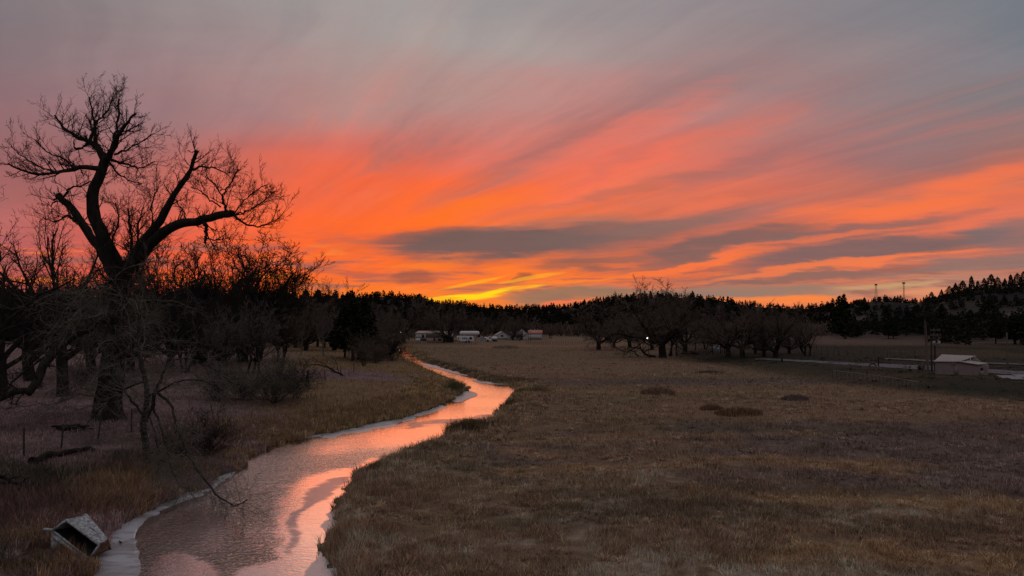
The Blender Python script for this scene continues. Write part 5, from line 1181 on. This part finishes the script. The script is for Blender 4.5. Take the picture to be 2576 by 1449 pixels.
# chain-link fence down the embankment
def fence(pts, n, hgt_, label, mt, rail=True, mesh_=False, r=.03, wires=0, name='fence'):
    P = np.array([gt(*q)[:2] for q in pts]); s = np.r_[0, np.cumsum(np.hypot(*np.diff(P, axis=0).T))]; q = np.linspace(0, s[-1], n)
    X_ = np.interp(q, s, P[:, 0]); Yp = np.interp(q, s, P[:, 1]); Zp = hgt(X_, Yp); o = empty(name, (X_[0], Yp[0], Zp[0]), 0, label, 'fence'); L0 = np.array([X_[0], Yp[0], Zp[0]])
    pm = None
    for i in range(n):
        hh_ = hgt_ * rng.uniform(.9, 1.08); ln = rng.normal(0, .04, 2)
        if pm is None: pp = MB().tube([(0, 0, -.2), (0, 0, hgt_)], [r, r * .9], 6).build('post', M[mt], o); pm = pp.data
        else: pp = bpy.data.objects.new('post', pm); C.objects.link(pp); pp.parent = o
        pp.location = (X_[i] - L0[0], Yp[i] - L0[1], Zp[i] - L0[2]); pp.rotation_euler = (ln[0], ln[1], 0); pp.scale = (1, 1, hh_ / hgt_)
    Q = np.stack([X_, Yp, Zp], -1) - L0
    if rail: MB().tube(Q + [0, 0, hgt_], .022, 5).build('top_rail', M['steel'], o)
    for k in range(wires): build('wire', tubes((Q + [0, 0, hgt_ * (.3 + .3 * k)])[None], np.full((1, n), .006), 3), M['steel'], o)
    if mesh_:
        ch = []; tot = s[-1]; m = int(tot / .25)
        for sg in (-1, 1):
            a = np.linspace(0, tot, m); b_ = np.clip(a + sg * hgt_, 0, tot); A_ = np.stack([np.interp(a, q, Q[:, j]) for j in range(3)], -1); Bp = np.stack([np.interp(b_, q, Q[:, j]) for j in range(3)], -1) + [0, 0, hgt_]
            ch += tubes(np.stack([A_, Bp], 1), np.full((m, 2), .004), 3)
        build('wire_mesh', ch, M['steel'], o)
    return o
fence([(2095,952),(2200,965),(2312,984)], 22, .95, 'sagging chain-link fence running down the grassy embankment', 'darkwood', True, True, .02, name='chain_link_fence')
fence([(995,866),(1100,866.5),(1200,867)], 48, 1.0, 'row of wooden fence posts before the mobile home and trailer', 'darkwood', False, r=.05, wires=2, name='wire_fence')
fence([(1325,866.5),(1400,867),(1475,866)], 34, 1.0, 'row of wooden fence posts right of the farm buildings', 'darkwood', False, r=.05, wires=2, name='wire_fence')
fence([(60,1150),(180,1120),(330,1088)], 4, 1.35, 'old wire fence with leaning posts by the fallen log on the left bank', 'darkwood', False, r=.05, wires=2, name='wire_fence')
fence([(2000,903),(2120,895),(2300,898)], 14, 1.1, 'thin wire fence behind the gravel road', 'darkwood', False, r=.035, wires=1, name='wire_fence')
fence([(1900,886),(2000,884),(2080,880)], 12, 1.0, 'thin wire fence behind the right row of grove trees', 'darkwood', False, r=.035, wires=1, name='wire_fence')
fence([(740,958),(775,972),(840,952),(890,938)], 5, 1.2, 'broken post fence on the knoll beside the bushes', 'darkwood', False, r=.05, wires=1, name='wire_fence')
# stump post, log, fallen branches
def twiggy(px, pb, spine, r0, r1, label, name, mt='barkfar', kidsn=(7, 5), trop=.02, cat='fallen branch'):
    b = gt(px, pb); t = empty(name, b, 0, label, cat); tk, tw = [], []
    for sp_, ra, rb_ in spine:
        P, R = limb(sp_, b[1], b[1] - .3, ra, rb_); tk += tubes(P, R, 7)
        p, d, L, r = kids(P, R, kidsn[0], .15, 1, 20, 60, .3, .5, .3, .02); d[:, 2] = np.abs(d[:, 2]) * .6; a, ar = grow(p, d, L, r, 6, .15, (0, 0, trop), .4); tk += tubes(a, ar, 4)
        p, d, L, r = kids(a, ar, kidsn[1], .2, 1, 20, 60, .5, .6, .3, .015); a, ar = grow(p, d, L, r, 4, .15, (0, 0, trop), .4); tw += tubes(a, ar, 3)
    build('trunk', local(tk, t), M[mt], t, True); build('twigs', local(tw, t), M[mt], t)
twiggy(1628, 899, [([(1650,898),(1625,893),(1612,880),(1609,866),(1600,850)], .28, .08), ([(1617,888),(1630,880),(1648,874),(1655,868)], .14, .05), ([(1606,897),(1598,886),(1585,882),(1566,890)], .13, .04), ([(1610,876),(1590,874),(1572,880)], .12, .04), ([(1612,896),(1560,880),(1535,868)], .05, .03)], 0, 0, 'fallen leaning tree with low black branches left of the tallest grove tree', 'fallen_tree')
twiggy(850, 950, [([(862,944),(845,936),(815,920),(790,915),(768,922)], .11, .025), ([(845,936),(812,912),(785,908)], .07, .02), ([(852,938),(848,915),(838,898)], .05, .02)], 0, 0, 'dead fallen branch lying on the knoll left of the creek', 'fallen_branch')
twiggy(1750, 893, [([(1760,892),(1740,889),(1722,890)], .15, .05), ([(1752,891),(1738,884),(1728,884)], .1, .03)], 0, 0, 'low pile of fallen branches right of the three-trunked tree', 'fallen_branch')
twiggy(30, 1240, [([(-20,1195),(20,1205),(60,1225),(95,1238)], .10, .03)], 0, 0, 'dark dead bough lying at the left edge above the weeds', 'fallen_branch', 'bark')
lg = gt(150, 1162); P, R = limb([(78,1166),(130,1152),(180,1143),(235,1132)], gt(80, 1168)[1], gt(230, 1136)[1], .20, .10); P[0, :, 2] = hgt(P[0, :, 0], P[0, :, 1]) + .15
P += rng.normal(0, .03, P.shape); tag(build('fallen_log', tubes(P, R, 12) + [(P[0, 0] + .2 * np.array([[0, math.cos(a), math.sin(a)] for a in np.arange(12) * math.pi / 6]), np.arange(12)[None])], M['bark'], None, True), 'dark fallen log at the foot of the old wire fence', 'log')
b = gt(180, 1084); m = MB()
for i in range(30):
    a = rng.uniform(0, 6.28); q = np.array([rng.normal(0, .12), rng.normal(0, .08), rng.uniform(.05, .3)]); e_ = np.array([math.cos(a), math.sin(a) * .6, rng.normal(0, .12)]) * rng.uniform(.5, 1.2); m.tube([q - e_, q, q + e_], rng.uniform(.03, .07), 5)
o = m.build('brush_pile', M['bark']); o.location = b; tag(o, 'dark pile of dead wood in the pasture behind the fallen log', 'brush pile')
b = gt(772, 975); m = MB().tube([(0, 0, -.2), (.04, 0, .8), (.10, 0, 1.55)], [.16, .14, .09], 8); o = m.build('wooden_stump', M['bark']); o.location = b; tag(o, 'thick leaning black post right of the largest round bush', 'post')
# board, valve posts, spool, metal sheets
b = gt(1803, 891); t = empty('notice_board', b, 0, 'small white board on two posts under the grove trees', 'board'); MB().box(-.62, .55, 0, .06, .35, 1.75).build('panel', M['siding'], t)
for x in (-.75, .75, 1.5): MB().box(x - .06, x + .06, .07, .19, -.2, 2.0).build('post', M['darkwood'], t)
MB().box(.6, 1.6, .09, .17, 1.7, 1.85).build('top_rail', M['darkwood'], t)
b = gt(2210, 922); t = empty('well_pump', b, 0, 'dark upright pipe with a bent handle beside the gravel road', 'pump'); MB().tube([(0, 0, -.2), (0, 0, 1.15)], .09, 8).build('standpipe', M['dark'], t); MB().tube([(-.3, 0, .1), (-.7, 0, .45), (-1.0, 0, .40), (-1.25, 0, .12)], .09, 7).build('handle', M['dark'], t); MB().box(-.14, .14, -.1, .1, 1.152, 1.28).build('cap', M['dark'], t)
b = gt(1953 + 84, 913); tag(MB().box(-.1, .1, -.1, .1, -.2, 1.0).box(-.13, .13, -.13, .13, 1.002, 1.06).build('marker_post', M['dark']), 'dark square post at the left end of the gravel road', 'post').location = gt(1912 + 55, 911)
b = gt(2318, 931); t = empty('cable_spool', b, .4, 'round brown bale-like spool left of the tallest pole', 'spool')
for y_ in (-.3, .22): MB().tube([(0, y_, .36), (0, y_ + .08, .36)], .36, 18).build('flange', M['wood'], t)
MB().tube([(0, -.22, .36), (0, .22, .36)], .25, 16).build('drum', M['darkwood'], t)
b = gt(2330, 934); t = empty('wooden_frame', b, 0, 'small wooden frame leaning near the poles', 'frame'); MB().bar((-.5, 0, 0), (-.25, .1, 1.3), .05).bar((.35, 0, 0), (.2, .1, 1.3), .05).build('rails', M['wood'], t); MB().bar((-.4, .03, .5), (.3, .03, .5), .05).bar((-.3, .08, 1.1), (.24, .08, 1.1), .05).build('crossbars', M['wood'], t)  # leaning wooden frame of two uprights and two crossbars
for i, (px, py, w_) in enumerate([(2535, 952, 1.6), (2556, 955, 1.4), (2572, 950, 1.5)]):
    c = gt(px, py); m = MB(); a = rng.uniform(-.3, .3)
    for k in range(12): m.hexa([(-w_ / 2 + k * w_ / 12, -.7, .05 + .05 * (k % 2)), (-w_ / 2 + (k + 1) * w_ / 12, -.7, .05 + .05 * ((k + 1) % 2)), (-w_ / 2 + (k + 1) * w_ / 12, .7, .25 + .05 * ((k + 1) % 2)), (-w_ / 2 + k * w_ / 12, .7, .25 + .05 * (k % 2)),
        (-w_ / 2 + k * w_ / 12, -.7, .07 + .05 * (k % 2)), (-w_ / 2 + (k + 1) * w_ / 12, -.7, .07 + .05 * ((k + 1) % 2)), (-w_ / 2 + (k + 1) * w_ / 12, .7, .27 + .05 * ((k + 1) % 2)), (-w_ / 2 + k * w_ / 12, .7, .27 + .05 * (k % 2))])
    o = m.build('metal_sheet', M['steel']); o.location = c; o.rotation_euler = (0, 0, a); tag(o, ['corrugated metal sheet on the grass, nearest the small shed', 'corrugated metal sheet lying lowest, between the other two', 'corrugated metal sheet at the right edge of the photo'][i], 'metal sheet', 'metal sheets lying right of the shed')

# wrecked truck cap on the left bank
YD = gp(225.5, 1404, WZ + .06)[1]; o_ = np.array(atY(225.5, 1404, YD))
def wp(px, py, dy): return np.array(atY(px, py, YD + dy)) - o_
Dp = o_ * 0; Ap = wp(134.7, 1333, .62); Bp = wp(167.6, 1308, .55); Cp = wp(249.7, 1370, -.05); Ep = wp(217, 1294, 1.45); Fp = wp(269.5, 1355, .62); Gp = wp(277.5, 1383, .62); Hp = wp(190, 1325, 1.5); Dv = Ep - Bp
wk = empty('wrecked_camper_shell', tuple(o_), 0, 'crushed pale camper shell lying open on its side at the ice edge', 'camper shell')
def panel(a, b, c_, d, th, name, mt, n=12, dent=.05, hole=None):
    u, v = np.meshgrid(np.linspace(0, 1, n), np.linspace(0, 1, n)); P = (a * ((1 - u) * (1 - v))[..., None] + b * (u * (1 - v))[..., None] + c_ * (u * v)[..., None] + d * ((1 - u) * v)[..., None])
    nr_ = norm(np.cross(b - a, d - a)); P += nr_ * ((fbm(u * 5, v * 5, 1, 3, 4) - .5) * dent * 2 * (np.sin(u * 3.14) * np.sin(v * 3.14)) ** .5)[..., None]
    i = np.arange(n - 1)[:, None] * n; j = np.arange(n - 1)[None]; f = np.stack([i + j, i + j + 1, i + n + j + 1, i + n + j], -1).reshape(-1, 4)
    if hole is not None: uc = ((u + 1 / (2 * n)) % 1).reshape(-1)[f[:, 0]]; vc = v.reshape(-1)[f[:, 0]]; f = f[~hole(uc, vc)]
    return build(name, [(P.reshape(-1, 3), f), (P.reshape(-1, 3) + nr_ * th, f[:, ::-1])], M[mt], wk)
panel(Bp, Cp, Fp, Ep, .02, 'roof_panel', 'rust', 22, .10, lambda u, v: (np.abs(v - .55 - (u - .5) * .1) < .05 * np.sin(np.clip((u - .35) / .5, 0, 1) * 3.14)))
panel(Ap, Hp, Ep, Bp, .02, 'end_panel', 'rust', 8, .05); panel(Hp, Gp, Fp, Ep, .02, 'back_panel', 'dark', 8, .05)
panel(Ap, Dp, Gp, Hp, .02, 'floor_panel', 'dark', 8, .03)  # back and floor panels painted near-black for the shade inside the shell
panel(Cp * .98, Fp, Gp * 1.0, Dp, .02, 'end_panel', 'rust2', 10, .12)
m = MB(); [m.bar(a, b, w_) for a, b, w_ in ((Ap, Bp, .07), (Bp, Cp, .07), (Cp, Dp, .05), (Ep, Fp, .04), (Bp, Ep, .05), (Cp, Fp, .05))]; m.build('window_frame', M['rust'], wk)
q = np.array([0, -.02, -.13]); m = MB(); m.hexa([Ap, Dp, Dp + q * .8, Ap + q * .8, Ap + [0, .03, 0], Dp + [0, .03, 0], Dp + q * .8 + [0, .03, 0], Ap + q * .8 + [0, .03, 0]]).bar(Ap + q * 1.35, Dp + q * 1.25, .08, .10); m.build('sill_panel', M['rust'], wk)
MB().bar(Bp + Dv * .1 + [0, 0, .05], Bp + Dv * .8 + [0, 0, .06], .06, .04).build('rusted_edge', M['rust2'], wk); m = MB().bar(Cp + [0, 0, .02], Fp + [0, 0, -.1], .07, .07).bar(Fp, Gp, .06); m.build('rusted_edge', M['rust2'], wk)
m = MB(); a = Ap + np.array([-.05, -.02, -.2]); m.hexa([a, a + [.28, -.05, -.12], a + [.3, -.05, -.55], a + [-.02, 0, -.6], a + [0, .03, 0], a + [.28, -.02, -.12], a + [.3, -.02, -.55], a + [-.02, .03, -.6]]).bar(Ap + [-.32, 0, .02], Ap, .11, .07); m.build('torn_flap', M['rust'], wk)
# a stick frozen into the ice
tag(MB().tube([gp(434 - 134 + 0, 1361, WZ + .06), gp(305, 1365, WZ + .08)], [.02, .03], 6).build('stick', M['bark']), 'small dark stick frozen in the ice right of the camper shell', 'stick')
